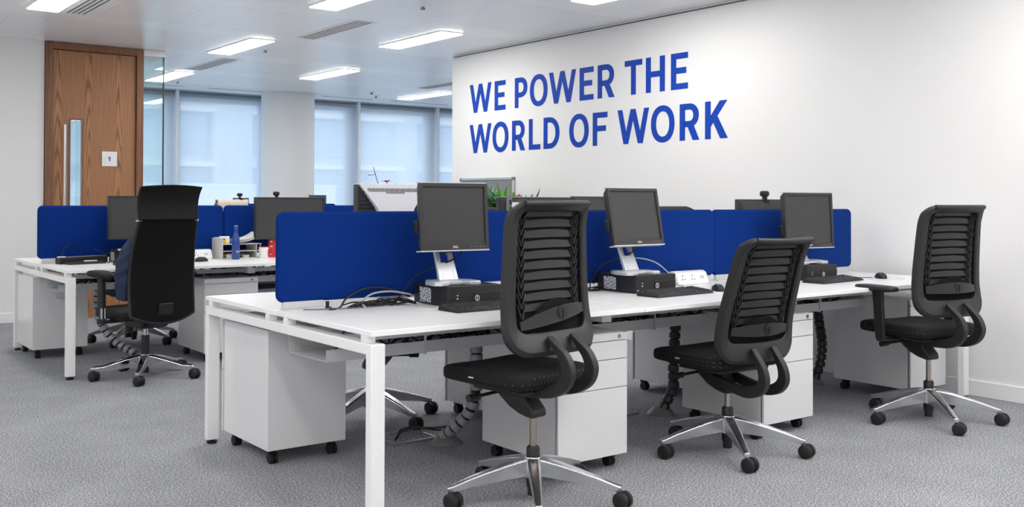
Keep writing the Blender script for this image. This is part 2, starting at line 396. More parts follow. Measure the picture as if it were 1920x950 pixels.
# door, glass partition
dr = bpy.data.objects.new('door_1', None); COL.objects.link(dr); dr.location = (2.34, DY, 0); struct(dr, 'tall walnut door with a narrow glazed slot and long pull handle', 'door')
fr = MB().box(0, -0.03, 0, 0.07, 0.13, HC-0.004).box(0.887, -0.03, 0, 0.957, 0.13, HC-0.004).box(0.07, -0.03, HC-0.075, 0.887, 0.13, HC-0.004)
fr.box(0.07, 0.045, 0, 0.09, 0.13, HC-0.075).box(0.867, 0.045, 0, 0.887, 0.13, HC-0.075).box(0.09, 0.045, HC-0.095, 0.867, 0.13, HC-0.075)
obj('door_frame', fr, FRAMEWOOD, dr, bevel=0.003)
x0, x1, zt = 0.075, 0.882, HC-0.08; vx0, vx1, vz0, vz1 = 0.242, 0.352, 0.3, 2.0
lf = MB().box(x0, 0.0, 0.008, vx0, 0.045, zt).box(vx1, 0.0, 0.008, x1, 0.045, zt).box(vx0, 0, 0.008, vx1, 0.045, vz0).box(vx0, 0, vz1, vx1, 0.045, zt)
leaf = obj('door_leaf', lf, WOOD, dr)
obj('vision_bead', MB().box(vx0-0.012, -0.006, vz0-0.012, vx0, 0.0, vz1+0.012).box(vx1, -0.006, vz0-0.012, vx1+0.012, 0, vz1+0.012).box(vx0, -0.006, vz1, vx1, 0, vz1+0.012).box(vx0, -0.006, vz0-0.012, vx1, 0, vz0), FRAMEWOOD, leaf)
obj('vision_pane', MB().box(vx0, 0.018, vz0, vx1, 0.026, vz1), GLASS, leaf)
hd = MB().cyl((0.178, -0.06, 0.45), (0.178, -0.06, 1.945), 0.017, n=20)
for z in (0.6, 1.8): hd.cyl((0.178, -0.06, z), (0.178, 0, z), 0.009)
obj('pull_handle', hd, BSTEEL, leaf)
sg = obj('number_sign', MB().box(0.548, -0.006, 1.54, 0.698, -0.0005, 1.69), SOCK, leaf, bevel=0.001)
obj('numeral', MB().prism([(0.38, 0), (0.62, 0), (0.62, 1), (0.44, 1), (0.14, 0.84), (0.14, 0.64), (0.38, 0.76)], lambda a, b: (0.603+a*0.045, -0.0068, 1.592+b*0.046), lambda a, b: (0.603+a*0.045, -0.006, 1.592+b*0.046)), VINYL, sg)
gp = bpy.data.objects.new('glass_partition', None); COL.objects.link(gp); gp.location = (3.297, DY, 0); struct(gp, 'frameless glass corner beside the walnut door', 'partition')
gw = GX-3.297
obj('glass_panel', MB().box(0, 0.02, 0.03, gw-0.012, 0.032, HC-0.06), GLASS, gp)
obj('return_panel', MB().box(gw-0.012, 0.034, 0.03, gw, 3.6, HC-0.06), GLASS, gp)
obj('corner_joint', MB().box(gw-0.012, 0.016, 0.03, gw, 0.034, HC-0.06), GEDGE, gp)
obj('head_channel', MB().box(0, -0.01, HC-0.06, gw+0.01, 0.06, HC-0.003).box(gw-0.04, 0.06, HC-0.06, gw+0.01, 3.6, HC-0.003), WMETAL, gp)
obj('base_channel', MB().box(0, 0.0, 0.0005, gw+0.01, 0.06, 0.03).box(gw-0.04, 0.06, 0.0005, gw+0.01, 3.6, 0.03), WMETAL, gp)

# ------------------------------------------------------------------ wall lettering
def letter(ch, w, h, t):
    mb = MB(); lay = [0.003]
    f0 = lambda s, z: (-lay[0], -s, z); f1 = lambda s, z: (0, -s, z)
    def P(*p): lay[0] -= 0.0002; return mb.prism(p, f0, f1)
    rect = lambda a, b, c, d: P((a, b), (c, b), (c, d), (a, d))
    tv = t*0.86
    def arc(cx, cz, rx, rz, a0, a1, n, e=0.85):
        pw = lambda x: math.copysign(abs(x)**e, x)
        return [(cx+rx*pw(cos(R(a0+(a1-a0)*i/n))), cz+rz*pw(sin(R(a0+(a1-a0)*i/n)))) for i in range(n+1)]
    def bowl(z0, z1, wd):
        cz = (z0+z1)/2; rz = (z1-z0)/2; rx = min(rz*1.05, wd*0.62); xs = wd-rx
        A = [(t*0.9, z1)]+arc(xs, cz, rx, rz, 90, -90, 24, 0.95)+[(t*0.9, z0)]
        B = [(t*0.9, z1-tv)]+arc(xs, cz, rx-t, rz-tv, 90, -90, 24, 0.95)+[(t*0.9, z0+tv)]
        mb.strip(A, B, f0, f1)
    if ch in 'EFLTHPRDK' and ch != 'T': rect(0, 0, t, h)
    if ch in 'EF': rect(t, h-tv, w, h); rect(t, h*0.515-tv/2, w*0.9, h*0.515+tv/2)
    if ch in 'EL': rect(t, 0, w, tv)
    if ch == 'H': rect(w-t, 0, w, h); rect(t, h*0.51-tv/2, w-t, h*0.51+tv/2)
    if ch == 'T': rect(0, h-tv, w, h); rect(w/2-t/2, 0, w/2+t/2, h-tv)
    if ch == 'O': mb.strip(arc(w/2, h/2, w/2, h/2+0.006, 0, 360, 48, 0.92)[:-1], arc(w/2, h/2, w/2-t, h/2+0.006-tv, 0, 360, 48, 0.92)[:-1], f0, f1, True)
    if ch == 'P': bowl(h*0.34, h, w)
    if ch == 'R': bowl(h*0.36, h, w*0.97); P((w*0.40, h*0.38), (w*0.40+t*1.1, h*0.38+0.012), (w, 0), (w-t*1.22, 0))
    if ch == 'D': bowl(0, h, w)
    if ch == 'K': P((t*0.9, h*0.30), (t*0.9, h*0.30+t*1.5), (w-t*1.25-0.004, h), (w-0.002, h)); P((t+0.02, h*0.47), (t+0.02+t*0.75, h*0.47+t*0.85), (w+0.004, 0), (w-t*1.25, 0))
    if ch == 'W':
        tw = t*1.0; m0 = (w-tw)/2; b0 = w*0.27-tw/2; b1 = w*0.73-tw/2
        X = lambda p, q, r, u: (p+(q-p)*((r-p)/((q-p)-(u-r))), h*(1-(r-p)/((q-p)-(u-r))))   # two strokes p->q and r->u from top to baseline
        P((0, h), (tw, h), X(tw, b0+tw, m0, b0), (m0, h), (m0+tw, h), X(m0+tw, b1+tw, w-tw, b1), (w-tw, h), (w, h), (b1+tw, 0), (b1, 0), X(m0, b1, m0+tw, b0+tw), (b0+tw, 0), (b0, 0))
    return mb
slo = thing('wall_slogan', 'large blue slogan in two lines on the white wall', 'lettering', (WX-0.0005, 8.716, 1.70))
LN = [([('W',8.716,8.329),('E',8.273,8.088),('P',7.933,7.733),('O',7.691,7.421),('W',7.398,7.007),('E',6.956,6.766),('R',6.71,6.49),('T',6.36,6.146),('H',6.101,5.88),('E',5.81,5.622)], 0.424),
      ([('W',8.716,8.329),('O',8.306,8.037),('R',7.977,7.767),('L',7.706,7.528),('D',7.478,7.242),('O',7.099,6.83),('F',6.774,6.581),('W',6.449,6.064),('O',6.039,5.77),('R',5.712,5.499),('K',5.438,5.209)], 0.0)]
for L_, dz in LN:
    for ch, a, b in L_:
        obj('letter', letter(ch, a-b, 0.30, 0.058), VINYL, slo, loc=(0, a-8.716, dz), ang=20)

# ------------------------------------------------------------------ ceiling fittings
lights = [(3.6,6.24,'white ceiling panel light cut by the top of the photo, above the front desks'),(5.1,4.75,'white ceiling panel light at the top edge, nearest the lettered wall'),(5.1,7.73,'white ceiling panel light beside the left end of the lettered wall'),
          (1.8,7.73,'white ceiling panel light in the top left corner above the walnut door wall'),(3.88,9.22,'white ceiling panel light right of the walnut door, above the rear desks'),(5.65,10.72,'white ceiling panel light above the round column'),
          (4.15,12.2,'white ceiling panel light seen partly through the glass panel'),(8.0,12.2,'white ceiling panel light furthest away, right of the round column')]
fill_lights = [(0.6,1.75),(-0.6,4.75),(2.1,4.75),(-2.1,3.25),(3.6,1.75),(-0.9,1.75),(5.1,1.75),(2.1,0.25),(-0.9,0.25),(-2.4,0.25),(3.6,0.25),(5.1,0.25),(0.6,-1.25),(3.6,-1.25),(-2.1,-1.25),(2.1,-2.75),(-0.9,-2.75),  # unseen panels, added to brighten the room from behind and the sides
        (-1.8,7.73),(-1.8,9.22),(-2.1,6.24),(1.0,12.2),(9.6,10.72),(-1.4,12.2)]
LW, LD = 0.262, 1.175
def light(x, y, lab):
    t_ = thing('ceiling_light', lab, 'ceiling light', (x, y, HC), 0, 'recessed ceiling panel lights')
    obj('diffuser', MB().box(0.012, 0.012, -0.013, LW-0.012, LD-0.012, -0.0005), LAMP, t_)  # dropped below the frame so its glowing edges brighten the ceiling around it
    obj('frame', MB().box(0, 0, -0.008, 0.012, LD, -0.0005).box(LW-0.012, 0, -0.008, LW, LD, -0.0005).box(0.012, 0, -0.008, LW-0.012, 0.012, -0.0005).box(0.012, LD-0.012, -0.008, LW-0.012, LD, -0.0005), WMETAL, t_)
for x, y, l in lights: light(x, y, l)
for i, (x, y) in enumerate(fill_lights): light(x, y, 'unseen white ceiling panel added as fill light')
for x, y, l in ((2.12,7.73,'ceiling air slot grille next to the panel light in the top left corner'),(4.24,7.73,'ceiling air slot grille at the middle top of the photo'),(4.22,10.74,'ceiling air slot grille beside the rear panel light, right of the glass panel'),(7.49,10.75,'ceiling air slot grille beside the left end of the lettered wall')):
    v_ = thing('air_grille', l, 'air vent', (x, y, HC), 0, 'ceiling air slot grilles')
    obj('plate', MB().box(-0.04, 0, -0.004, 0.19, 1.18, -0.0005), PLASTER, v_)
    for k in range(4): obj('slot', MB().box(k*0.042, 0.01, -0.006, k*0.042+0.010, 1.17, -0.0042), SHADOWGAP, v_)
for x, y, l in ((4.306,9.862,'small round sprinkler beside the rear panel light'),(4.332,6.834,'small round sprinkler near the top of the photo'),(4.549,13.24,'small ceiling sensor near the window, above the glass corner'),(7.266,12.846,'small ceiling sensor right of the column, nearer of the two'),(7.562,13.238,'small ceiling sensor right of the column, farther of the two')):
    s_ = thing('sprinkler', l, 'sprinkler', (x, y, HC), 0, 'ceiling sprinklers and sensors')
    obj('rosette', MB().lathe([(0.042, -0.0005), (0.04, -0.006), (0.016, -0.009)]), WMETAL, s_)
    obj('head', MB().lathe([(0.014, -0.009), (0.014, -0.02), (0.02, -0.022), (0.02, -0.03), (0.005, -0.033)]), GREYP, s_)

# ------------------------------------------------------------------ benches, screens
D = 1.66; L = 1.4
def bench(label, X0, Y0, n):
    b = thing('bench_desk', label, 'desk', (X0, Y0, 0))
    zt, zb = 0.73, 0.709
    for k in range(n):
        for (ya, yb) in ((0, 0.822), (0.838, D)):
            obj('worktop', MB().box(k*L+0.0015, ya, zb, (k+1)*L-0.0015, yb, zt), WHITE, b, bevel=0.002)
    for x in (0, n*L-0.06):
        obj('end_frame', MB().box(x, 0.0, 0.02, x+0.06, 0.04, 0.68).box(x, D-0.04, 0.02, x+0.06, D, 0.68).box(x, 0.04, 0.64, x+0.06, D-0.04, 0.68), WMETAL, b, bevel=0.003)
        for y in (0.04, 0.715, 0.90, D-0.083): obj('spacer', MB().box(x+0.002, y, 0.68, x+0.042, y+0.043, zb), WMETAL, b, bevel=0.002)
        for y in (0.02, D-0.02): obj('foot', MB().lathe([(0.024, 0), (0.026, 0.012), (0.012, 0.013), (0.012, 0.022)], (x+0.03, y, 0), 20), BLACK, b)
    for k in range(1, n):
        x = k*L-0.03
        obj('cross_frame', MB().box(x, 0.25, 0.64, x+0.06, D-0.25, 0.68).box(x, 0.25, 0.68, x+0.04, 0.29, zb).box(x, D-0.29, 0.68, x+0.04, D-0.25, zb), WMETAL, b)
    for y in (0.33, D-0.37):
        obj('beam', MB().box(0.06, y, 0.645, n*L-0.06, y+0.04, 0.675), GREYT, b)
    tr = MB(); th = 0.002
    tr.box(0.05, 0.452, 0.552, n*L-0.08, 0.452+th, 0.602).box(0.05, 0.454, 0.552, n*L-0.08, 0.80, 0.554).box(0.05, 0.80, 0.552, n*L-0.08, 0.802, 0.63)
    tr.box(0.65, 0.86, 0.552, n*L-0.08, 0.862, 0.63).box(0.65, 0.862, 0.552, n*L-0.08, 1.206, 0.554).box(0.65, 1.206, 0.552, n*L-0.08, 1.208, 0.602).box(0.65, 0.80, 0.625, n*L-0.08, 0.862, 0.63)
    obj('cable_tray', tr, GREYT, b)
    for k in range(n):
        for x in (k*L+0.52, k*L+1.1):
            hg = MB().box(x-0.004, 0.444, 0.545, x+0.004, 0.452, 0.709).box(x-0.004, 0.452, 0.545, x+0.004, 0.802, 0.552).box(x-0.004, 1.208, 0.545, x+0.004, 1.216, 0.709).box(x-0.004, 0.86, 0.545, x+0.004, 1.208, 0.552)
            obj('tray_hanger', hg, GREYT, b)
    return b
bench('front white bench of six desks ending at the lettered wall', 1.822, 3.2167, 3)
bench('rear left white bench desk by the walnut door wall', 1.70, 7.085, 2)
bench('farthest bench desk near the round column, mostly hidden by blue screens', 4.17, 9.87, 1)

def screen(label, x, y, ln=1.393, grp=None):
    s_ = thing('desk_screen', label, 'desk divider', (x, y, 0.73), 0, grp or 'blue desk screens')
    z0, z1, r, th = 0.035, 0.425, 0.035, 0.014
    def rr(ins):
        o = []; a, b, c, d, q = ins, ln-ins, z0+ins, z1-ins, r-ins*0.6
        for cx, cz, s0 in ((b-q, c+q, -90), (b-q, d-q, 0), (a+q, d-q, 90), (a+q, c+q, 180)):
            for i in range(9): o.append((cx+q*cos(R(s0+90*i/8)), cz+q*sin(R(s0+90*i/8))))
        return o
    pl = MB(); rs = []
    for ins, yy in ((0.012, -th-0.004), (0.004, -th-0.001), (0.001, -th+0.004), (0.001, th-0.004), (0.004, th+0.001), (0.012, th+0.004)):
        rs.append([(px, yy, pz) for px, pz in rr(ins)])
    pl.rings(rs); obj('fabric_panel', pl, BLUE, s_, ang=60)
    obj('edge_trim', MB().strip(rr(-0.002), rr(0.002), lambda a, b: (a, -0.004, b), lambda a, b: (a, 0.004, b), True), BLUE, s_)
    for cx in (0.03, ln-0.22):
        c_ = MB().box(cx, -0.03, 0, cx+0.19, 0.03, 0.006).box(cx, -0.012, 0.006, cx+0.19, 0.012, 0.037)
        obj('clamp', c_, GREYT, s_, bevel=0.002)
    for cx in (0.235,):
        obj('clamp_knob', MB().cyl((cx, -0.02, 0.0), (cx, -0.02, 0.004), 0.02).cyl((cx, -0.02, 0.004), (cx, -0.02, 0.03), 0.008), BLACK, s_)
    return s_
YS = 3.2167+D/2
screen('blue fabric screen at the left end of the front bench', 1.824, YS); screen('blue fabric screen in the middle of the front bench, behind two task chairs', 3.224, YS); screen('blue fabric screen of the front bench beside the lettered wall', 4.612, YS, 1.396)
YS2 = 7.085+D/2
screen('blue fabric screen at the left end of the rear bench, behind the black high-back chair', 1.702, YS2+0.03, 1.405); screen('blue fabric screen behind the paper sorter on the rear bench', 3.117, YS2+0.03, 1.385)
screen('blue fabric screen furthest back, just its top edge visible right of the wide dark monitor', 4.172, 10.7, 1.396)

# ------------------------------------------------------------------ pedestals
def pedestal(label, x, y, w=0.41, d=0.56, facing=1):   # facing 1: drawers toward -Y
    p_ = thing('mobile_pedestal', label, 'drawer unit', (x+w/2, y+d/2, 0), 0 if facing == 1 else pi, 'white mobile pedestals')
    h0, h1 = 0.065, 0.615; hx, hy = w/2, d/2
    obj('body', MB().box(-hx+0.002, -hy+0.024, h0+0.004, hx-0.002, hy, h1), PED, p_, bevel=0.002)
    obj('recess', MB().box(-hx+0.012, -hy+0.012, h0+0.012, hx-0.012, -hy+0.0235, h1-0.02), GREYP, p_)
    obj('top_rail', MB().box(-hx, -hy, h1-0.034, hx, -hy+0.012, h1), PED, p_, bevel=0.0015)
    obj('lock', MB().cyl((hx-0.05, -hy, h1-0.017), (hx-0.05, -hy-0.004, h1-0.017), 0.009, n=20), LOCK, p_)
    z = h1-0.037
    for hh in (0.083, 0.128):
        obj('drawer', MB().box(-hx, -hy, z-hh+0.003, hx, -hy+0.012, z), PED, p_, bevel=0.0015); z -= hh
    obj('filing_drawer', MB().box(-hx, -hy, h0, hx, -hy+0.012, z), PED, p_, bevel=0.0015)
    for sx in (-1, 1):
        for sy in (-1, 1):
            cx, cy = sx*(hx-0.05), sy*(hy-0.06)
            c_ = MB().box(cx-0.012, cy-0.02, 0.045, cx+0.012, cy+0.02, h0+0.004).cyl((cx-0.018, cy+0.008, 0.025), (cx-0.003, cy+0.008, 0.025), 0.025, n=20).cyl((cx+0.003, cy+0.008, 0.025), (cx+0.018, cy+0.008, 0.025), 0.025, n=20)
            obj('caster', c_, RUB, p_)
pedestal('white pedestal under the near left end of the front bench, its plain back showing', 1.885, 4.27, 0.40, 0.545, -1)
pedestal('white drawer pedestal behind the nearest task chair', 2.795, 3.312)
pedestal('white pedestal under the front bench seen between the cable spine and nearest chair', 3.19, 4.24, 0.41, 0.545, -1)
pedestal('white pedestal in shade left of the middle task chair, on the far side', 4.55, 4.11, 0.41, 0.55, -1)
pedestal('white drawer pedestal behind the middle task chair', 4.145, 3.29)
pedestal('white drawer pedestal beside the lettered wall, behind the chair with an armrest', 5.615, 3.36, 0.395, 0.54)
pedestal('white pedestal under the left end of the rear bench', 1.712, 8.14, 0.40, 0.54, -1)
pedestal('white drawer pedestal under the rear bench right of the high-back chair', 2.70, 7.25, 0.42)

# ------------------------------------------------------------------ task chair
def rot_about(y, z, a):   # rotation about x axis through (y,z), positive a tips the top backwards (-y)
    return Matrix.Translation((0, y, z)) @ Matrix.Rotation(a, 4, 'X') @ Matrix.Translation((0, -y, -z))
def caster(parent, x, y, yaw, r=0.033, wdt=0.022, hood=True):
    c_ = MB(); 
    for s0 in (-1, 1):
        a, b = s0*0.006, s0*(0.006+wdt)
        c_.rings([[(xx, rr*cos(2*pi*k/22), r+rr*sin(2*pi*k/22)) for k in range(22)] for xx, rr in ((a, r*0.9), (a+s0*0.002, r), (b-s0*0.004, r), (b, r*0.86), (b+s0*0.001, r*0.4))])
    c_.xf(Matrix.Translation((0, -0.018, 0)))
    c_.tube([(0, -0.018, r), (0, -0.012, r*1.5), (0, 0, r*1.95), (0, 0, r*2+0.012)], 0.009).cyl((-0.008, -0.018, r), (0.008, -0.018, r), 0.012)
    if hood: c_.cyl((-0.0065, -0.018, r), (0.0065, -0.018, r), r*0.8)
    M = Matrix.Translation((x, y, 0)) @ Matrix.Rotation(yaw, 4, 'Z'); c_.xf(M)
    return obj('caster', c_, RUB, parent)
def star_base(ch, offs, Rr, metal, capm=None, tilt=0.088, hub=0.178, rz=0):
    n = 5
    h_ = MB().lathe([(0.03, hub-0.085), (0.042, hub-0.08), (0.045, hub-0.02), (0.036, hub)], n=32); obj('hub', h_, metal, ch)
    for k in range(n):
        a = R(offs+72*k); rs = []; cap = []
        prof = [(0.02, 0.0, 0.072, 0.026), (0.06, -0.006, 0.072, 0.026), (0.12, -0.02, 0.064, 0.024), (0.2, -0.042, 0.051, 0.021), (0.27, -0.063, 0.038, 0.018), (Rr-0.008, -tilt, 0.026, 0.016), (Rr+0.013, -tilt-0.005, 0.022, 0.013)]
        for r_, dz, hh, hw in prof:
            z1 = hub+dz; z0 = z1-hh
            sec = [(-hw*0.8, z0), (hw*0.8, z0), (hw, z1-hh*0.12), (hw*0.7, z1), (-hw*0.7, z1), (-hw, z1-hh*0.12)]
            rs.append([(r_*cos(a)-s_*sin(a), r_*sin(a)+s_*cos(a), z) for s_, z in sec])
            if capm and 0.19 < r_ < Rr: cap.append([(r_*cos(a)-s_*sin(a), r_*sin(a)+s_*cos(a), z) for s_, z in ((-hw*0.72, z1-0.004), (hw*0.72, z1-0.004), (hw*0.6, z1+0.005), (-hw*0.6, z1+0.005))])
        lg = MB().rings(rs); zt = hub-tilt-0.02
        lg.cyl((Rr*cos(a), Rr*sin(a), 0.066), (Rr*cos(a), Rr*sin(a), zt+0.008), 0.013, n=14)
        leg = obj('leg', lg, metal, ch, bevel=0.002)
        if cap: obj('leg_cap', MB().rings(cap), BLACK, leg, bevel=0.002)
        caster(leg, Rr*cos(a), Rr*sin(a), R(rnd.uniform(2, 22)-rz))
PROF = [(0.60, -0.232), (0.64, -0.218), (0.69, -0.205), (0.76, -0.197), (0.85, -0.199), (0.95, -0.206), (1.05, -0.214), (1.11, -0.221), (1.15, -0.237), (1.188, -0.270)]
def prof(z):
    if z <= PROF[0][0]: return PROF[0][1]+(PROF[0][0]-z)*-0.3
    for (a, b), (c, d) in zip(PROF, PROF[1:]):
        if z <= c:
            u = (z-a)/(c-a); return b+(d-b)*u
    return PROF[-1][1]
def BP(x, z, off): return (x, prof(z)+0.45*x*x-off, z)
def rrect(x0, x1, z0, z1, rb, rt, wtop=0.0):
    o = []
    for cx, cz, q, s0 in ((x1-rb, z0+rb, rb, -90), (x1-rt, z1-rt, rt, 0), (x0+rt, z1-rt, rt, 90), (x0+rb, z0+rb, rb, 180)):
        for i in range(9): o.append((cx+q*cos(R(s0+90*i/8)), cz+q*sin(R(s0+90*i/8))))
    # densify the sides so that they follow the curved back
    out = []
    for i in range(len(o)):
        a, b = o[i], o[(i+1) % len(o)]; k = max(1, int(math.hypot(b[0]-a[0], b[1]-a[1])/0.03)) if i % 9 == 8 else 1
        k = 14 if i % 9 == 8 else 1
        for j in range(k): out.append((a[0]+(b[0]-a[0])*j/k, a[1]+(b[1]-a[1])*j/k))
    zm = (z0+z1)/2
    return [(px*(1-wtop*(pz-zm)), pz) for px, pz in out]
def task_chair(label, x, y, ang, offs, dz=0.0, recline=0.0, arms=False, bar_tilt=0.0, detail=True, backdrop=0.0, ahead=0.0):
    ch = thing('task_chair', label, 'office chair', (x, y, 0), R(ang-90), 'black task chairs with polished star bases')
    U0 = Matrix.Translation((0, 0, dz)); U = Matrix.Translation((0, 0.05+ahead, dz)); B = U @ rot_about(0.0, 0.43, R(recline)) @ Matrix.Translation((0, 0, backdrop))
    star_base(ch, offs-(ang-90), 0.35, ALU, rz=ang-90)
    obj('gas_lift', MB().cyl((0, 0, 0.16), (0, 0, 0.36+dz), 0.014, n=20), STEEL, ch)
    obj('lift_collar', MB().lathe([(0.027, 0.17), (0.027, 0.212), (0.022, 0.219), (0.015, 0.22)], n=24), BLACK, ch)
    obj('lift_shroud', MB().lathe([(0.022, 0.022), (0.022, 0.055), (0.027, 0.056), (0.028, 0.09)], n=20), BLACK, ch)
    def cush(px, py, pz):
        z = pz + (0.010*((px/0.24)**2) if pz > 0 else 0)
        z -= 0.9*max(0, py-0.12)**2*(1 if pz > 0 else 0.4)
        return (px*(1-0.10*(py+0.1)/0.35 if py > -0.1 else 1), py, z)
    obj('seat', MB().sell((0, 0.035, 0.504), 0.242, 0.25, 0.036, 0.45, 0.32, 72, 20, fn=cush).xf(U), SEAT, ch, ang=80)
    obj('seat_pan', MB().box(-0.17, -0.16, 0.452, 0.17, 0.11, 0.472).xf(U), BLACK, ch, bevel=0.008, seg=3)
    obj('seat_tag', MB().box(-0.2438, 0.03, 0.507, -0.2402, 0.056, 0.512).xf(U), GREYT, ch)
    hp = [(0.21, 0.455), (0.19, 0.432), (0.15, 0.40), (0.10, 0.367), (0.045, 0.346), (0.0, 0.337), (-0.036, 0.336), (-0.04, 0.352), (-0.034, 0.372), (0.0, 0.405), (0.01, 0.455)]
    obj('tilt_mechanism', MB().prism(hp, lambda a, b: (-0.042, a, b), lambda a, b: (0.042, a, b)).xf(U0), DARK, ch, bevel=0.012, seg=3)
    lv = MB().cyl((-0.05, 0.08, 0.425), (-0.17, 0.085, 0.418), 0.007, n=12).cyl((-0.165, 0.085, 0.418), (-0.215, 0.088, 0.416), 0.014, 0.016, n=16)
    obj('lever', lv.xf(U), BLACK, ch)
    # back frame
    O = rrect(-0.240, 0.240, 0.588, 1.188, 0.09, 0.055, 0.22); I = rrect(-0.190, 0.190, 0.68, 1.15, 0.045, 0.035, 0.22)
    n = len(O); mb = MB(); rs = []
    M_ = [((a[0]*0.8+b[0]*0.2), (a[1]*0.8+b[1]*0.2)) for a, b in zip(O, I)]; N_ = [((a[0]*0.15+b[0]*0.85), (a[1]*0.15+b[1]*0.85)) for a, b in zip(O, I)]
    for i in list(range(n))+[0]:
        rs.append([BP(*O[i], 0.0), BP(*M_[i], 0.016), BP(*N_[i], 0.014), BP(*I[i], 0.006), BP(*I[i], -0.016), BP(*O[i], -0.02)])
    mb.rings(rs, caps=False); bf = obj('back_frame', mb.xf(B), DARK, ch, bevel=0.002, ang=32)
    tl = [BP(xx, 1.180, 0.010) for xx in [(-0.185+0.37*i/20) for i in range(21)]]
    obj('top_lip', MB().tube(tl, 0.013, 10, smooth=0).xf(B), DARK, bf)
    obj('mesh_panel', MB().grid(lambda u, v, o: BP((u*2-1)*0.196*(1-0.22*((0.67+v*0.495)-0.89)), 0.67+v*0.495, -0.019+o), 16, 24, -0.006).xf(B), MEMB, ch)
    if detail:
        for k in range(10):
            z = 0.775+k*0.041; hw = 0.142-0.03*(z-0.8)*0.4
            def sl(u, v, o, z=z, hw=hw):
                xx = (u*2-1)*hw; c = cos(xx/hw*pi/2)
                hh = 0.0128+0.0030*c; return BP(xx, z+(v*2-1)*hh+0.004*c, -0.014-0.005*(v)+o)
            obj('slat', MB().grid(sl, 14, 2, 0.005).xf(B), DARK, ch)
        for s0 in (-1, 1):
            rb = MB()
            for k in range(10):
                z = 0.745+k*0.041
                rb.tube([BP(s0*0.178, z+0.05, -0.006), BP(s0*0.167, z+0.012, -0.007), BP(s0*0.156, z-0.012, -0.008), BP(s0*0.147, z+0.012, -0.009), BP(s0*0.133, z+0.05, -0.011)], 0.0042, 6, smooth=3)
                rb.tube([BP(s0*0.174, z+0.035, -0.01), BP(s0*0.155, z+0.004, -0.012), BP(s0*0.137, z+0.035, -0.013)], 0.003, 6, smooth=3)
            obj('side_ribs', rb.xf(B), DARK, ch)
    lt = R(bar_tilt)
    def lum(u, v, o, w=0.186, zc=0.735, bulge=0.02, hc=0.03, he=0.017):
        xx = (u*2-1)*w; c = 1-(xx/w)**2; hh = he+(hc-he)*c; z = zc+(v*2-1)*hh+0.01*c
        px, py, pz = BP(xx, z, 0.006+bulge*c+o); 
        return (px*cos(lt)+(pz-zc)*sin(lt)*0, py, pz+xx*math.tan(lt))
    obj('lumbar_pad', MB().grid(lambda u, v, o: lum(u, v, o, 0.12, 0.752, 0.004, 0.045, 0.008), 18, 4, 0.006).xf(B), MEMB, ch)
    lb = obj('lumbar_bar', MB().grid(lum, 22, 4, 0.007).xf(B), DARK, ch, bevel=0.001)
    kx = 0.02; kp = Vector(lum((kx/0.186+1)/2, 0.5, 0.007))
    kb = MB().cyl(kp, kp+Vector((0, -0.004, 0)), 0.028, n=32).cyl(kp+Vector((0, -0.004, 0)), kp+Vector((0, -0.0065, 0)), 0.022, n=32)
    kb.box(kp.x-0.004, kp.y-0.01, kp.z-0.017, kp.x+0.004, kp.y-0.004, kp.z+0.017)
    obj('lumbar_knob', kb.xf(B), BLACK, lb, bevel=0.001)
    # hooked arms carrying the back
    path = [(-0.02, 0.442), (-0.10, 0.442), (-0.18, 0.444), (-0.25, 0.453), (-0.305, 0.484), (-0.328, 0.53), (-0.312, 0.58), (-0.275, 0.62), (-0.235, 0.662)]
    wd = [0.02, 0.021, 0.022, 0.024, 0.026, 0.025, 0.02, 0.014, 0.005]
    q = [Vector(p_) for p_ in path]; q = [2*q[0]-q[1]]+q+[2*q[-1]-q[-2]]; PP = []; WW = []
    for i in range(1, len(q)-2):
        for j in range(5):
            u = j/5; a, b, c, d = q[i-1:i+3]; PP.append(0.5*((2*b)+(c-a)*u+(2*a-5*b+4*c-d)*u*u+(3*b-a-3*c+d)*u**3)); WW.append(wd[i-1]+(wd[i]-wd[i-1])*u)
    PP.append(q[-2]); WW.append(wd[-1]); A = []; Bq = []
    for i in range(len(PP)):
        d = (PP[min(i+1, len(PP)-1)]-PP[max(0, i-1)]).normalized(); nn_ = Vector((-d.y, d.x)); A.append(tuple(PP[i]+nn_*WW[i])); Bq.append(tuple(PP[i]-nn_*WW[i]))
    for s0 in (-1, 1):
        obj('back_arm', MB().strip(A, Bq, lambda a, b: (s0*0.067-0.016, a, b), lambda a, b: (s0*0.067+0.016, a, b)).xf(B), DARK, ch, bevel=0.003)
    obj('cross_link', MB().box(-0.051, -0.23, 0.432, 0.051, -0.19, 0.458).xf(B), BLACK, ch, bevel=0.006)
    if arms:
        for s0 in (-1, 1):
            pp = MB().hexa([(s0*0.262, 0.005, 0.452), (s0*0.282, 0.005, 0.452), (s0*0.282, 0.065, 0.452), (s0*0.262, 0.065, 0.452)], [(s0*0.262, 0.02, 0.72), (s0*0.282, 0.02, 0.72), (s0*0.282, 0.09, 0.72), (s0*0.262, 0.09, 0.72)])
            pp.box(min(s0*0.15, s0*0.282), 0.01, 0.44, max(s0*0.15, s0*0.282), 0.06, 0.456)
            ar = obj('armrest', pp.xf(U), DARK, ch, bevel=0.005)
            obj('armrest_pad', MB().sell((s0*0.272, 0.065, 0.732), 0.042, 0.138, 0.017, 0.5, 0.5, 40, 12).xf(U), BLACK, ar, ang=80)
            obj('height_button', MB().cyl((s0*0.283, 0.04, 0.65), (s0*0.286, 0.04, 0.65), 0.006), GREYP, ar)
    return ch
task_chair('nearest black task chair, large in the centre of the photo', 2.5463, 3.1735, 98, 18.75, bar_tilt=8, ahead=0.018, recline=-4.5)
task_chair('middle black task chair, leaning back, without armrests', 3.7856, 3.2208, 87, 18.3, dz=-0.05, recline=12, backdrop=-0.028)
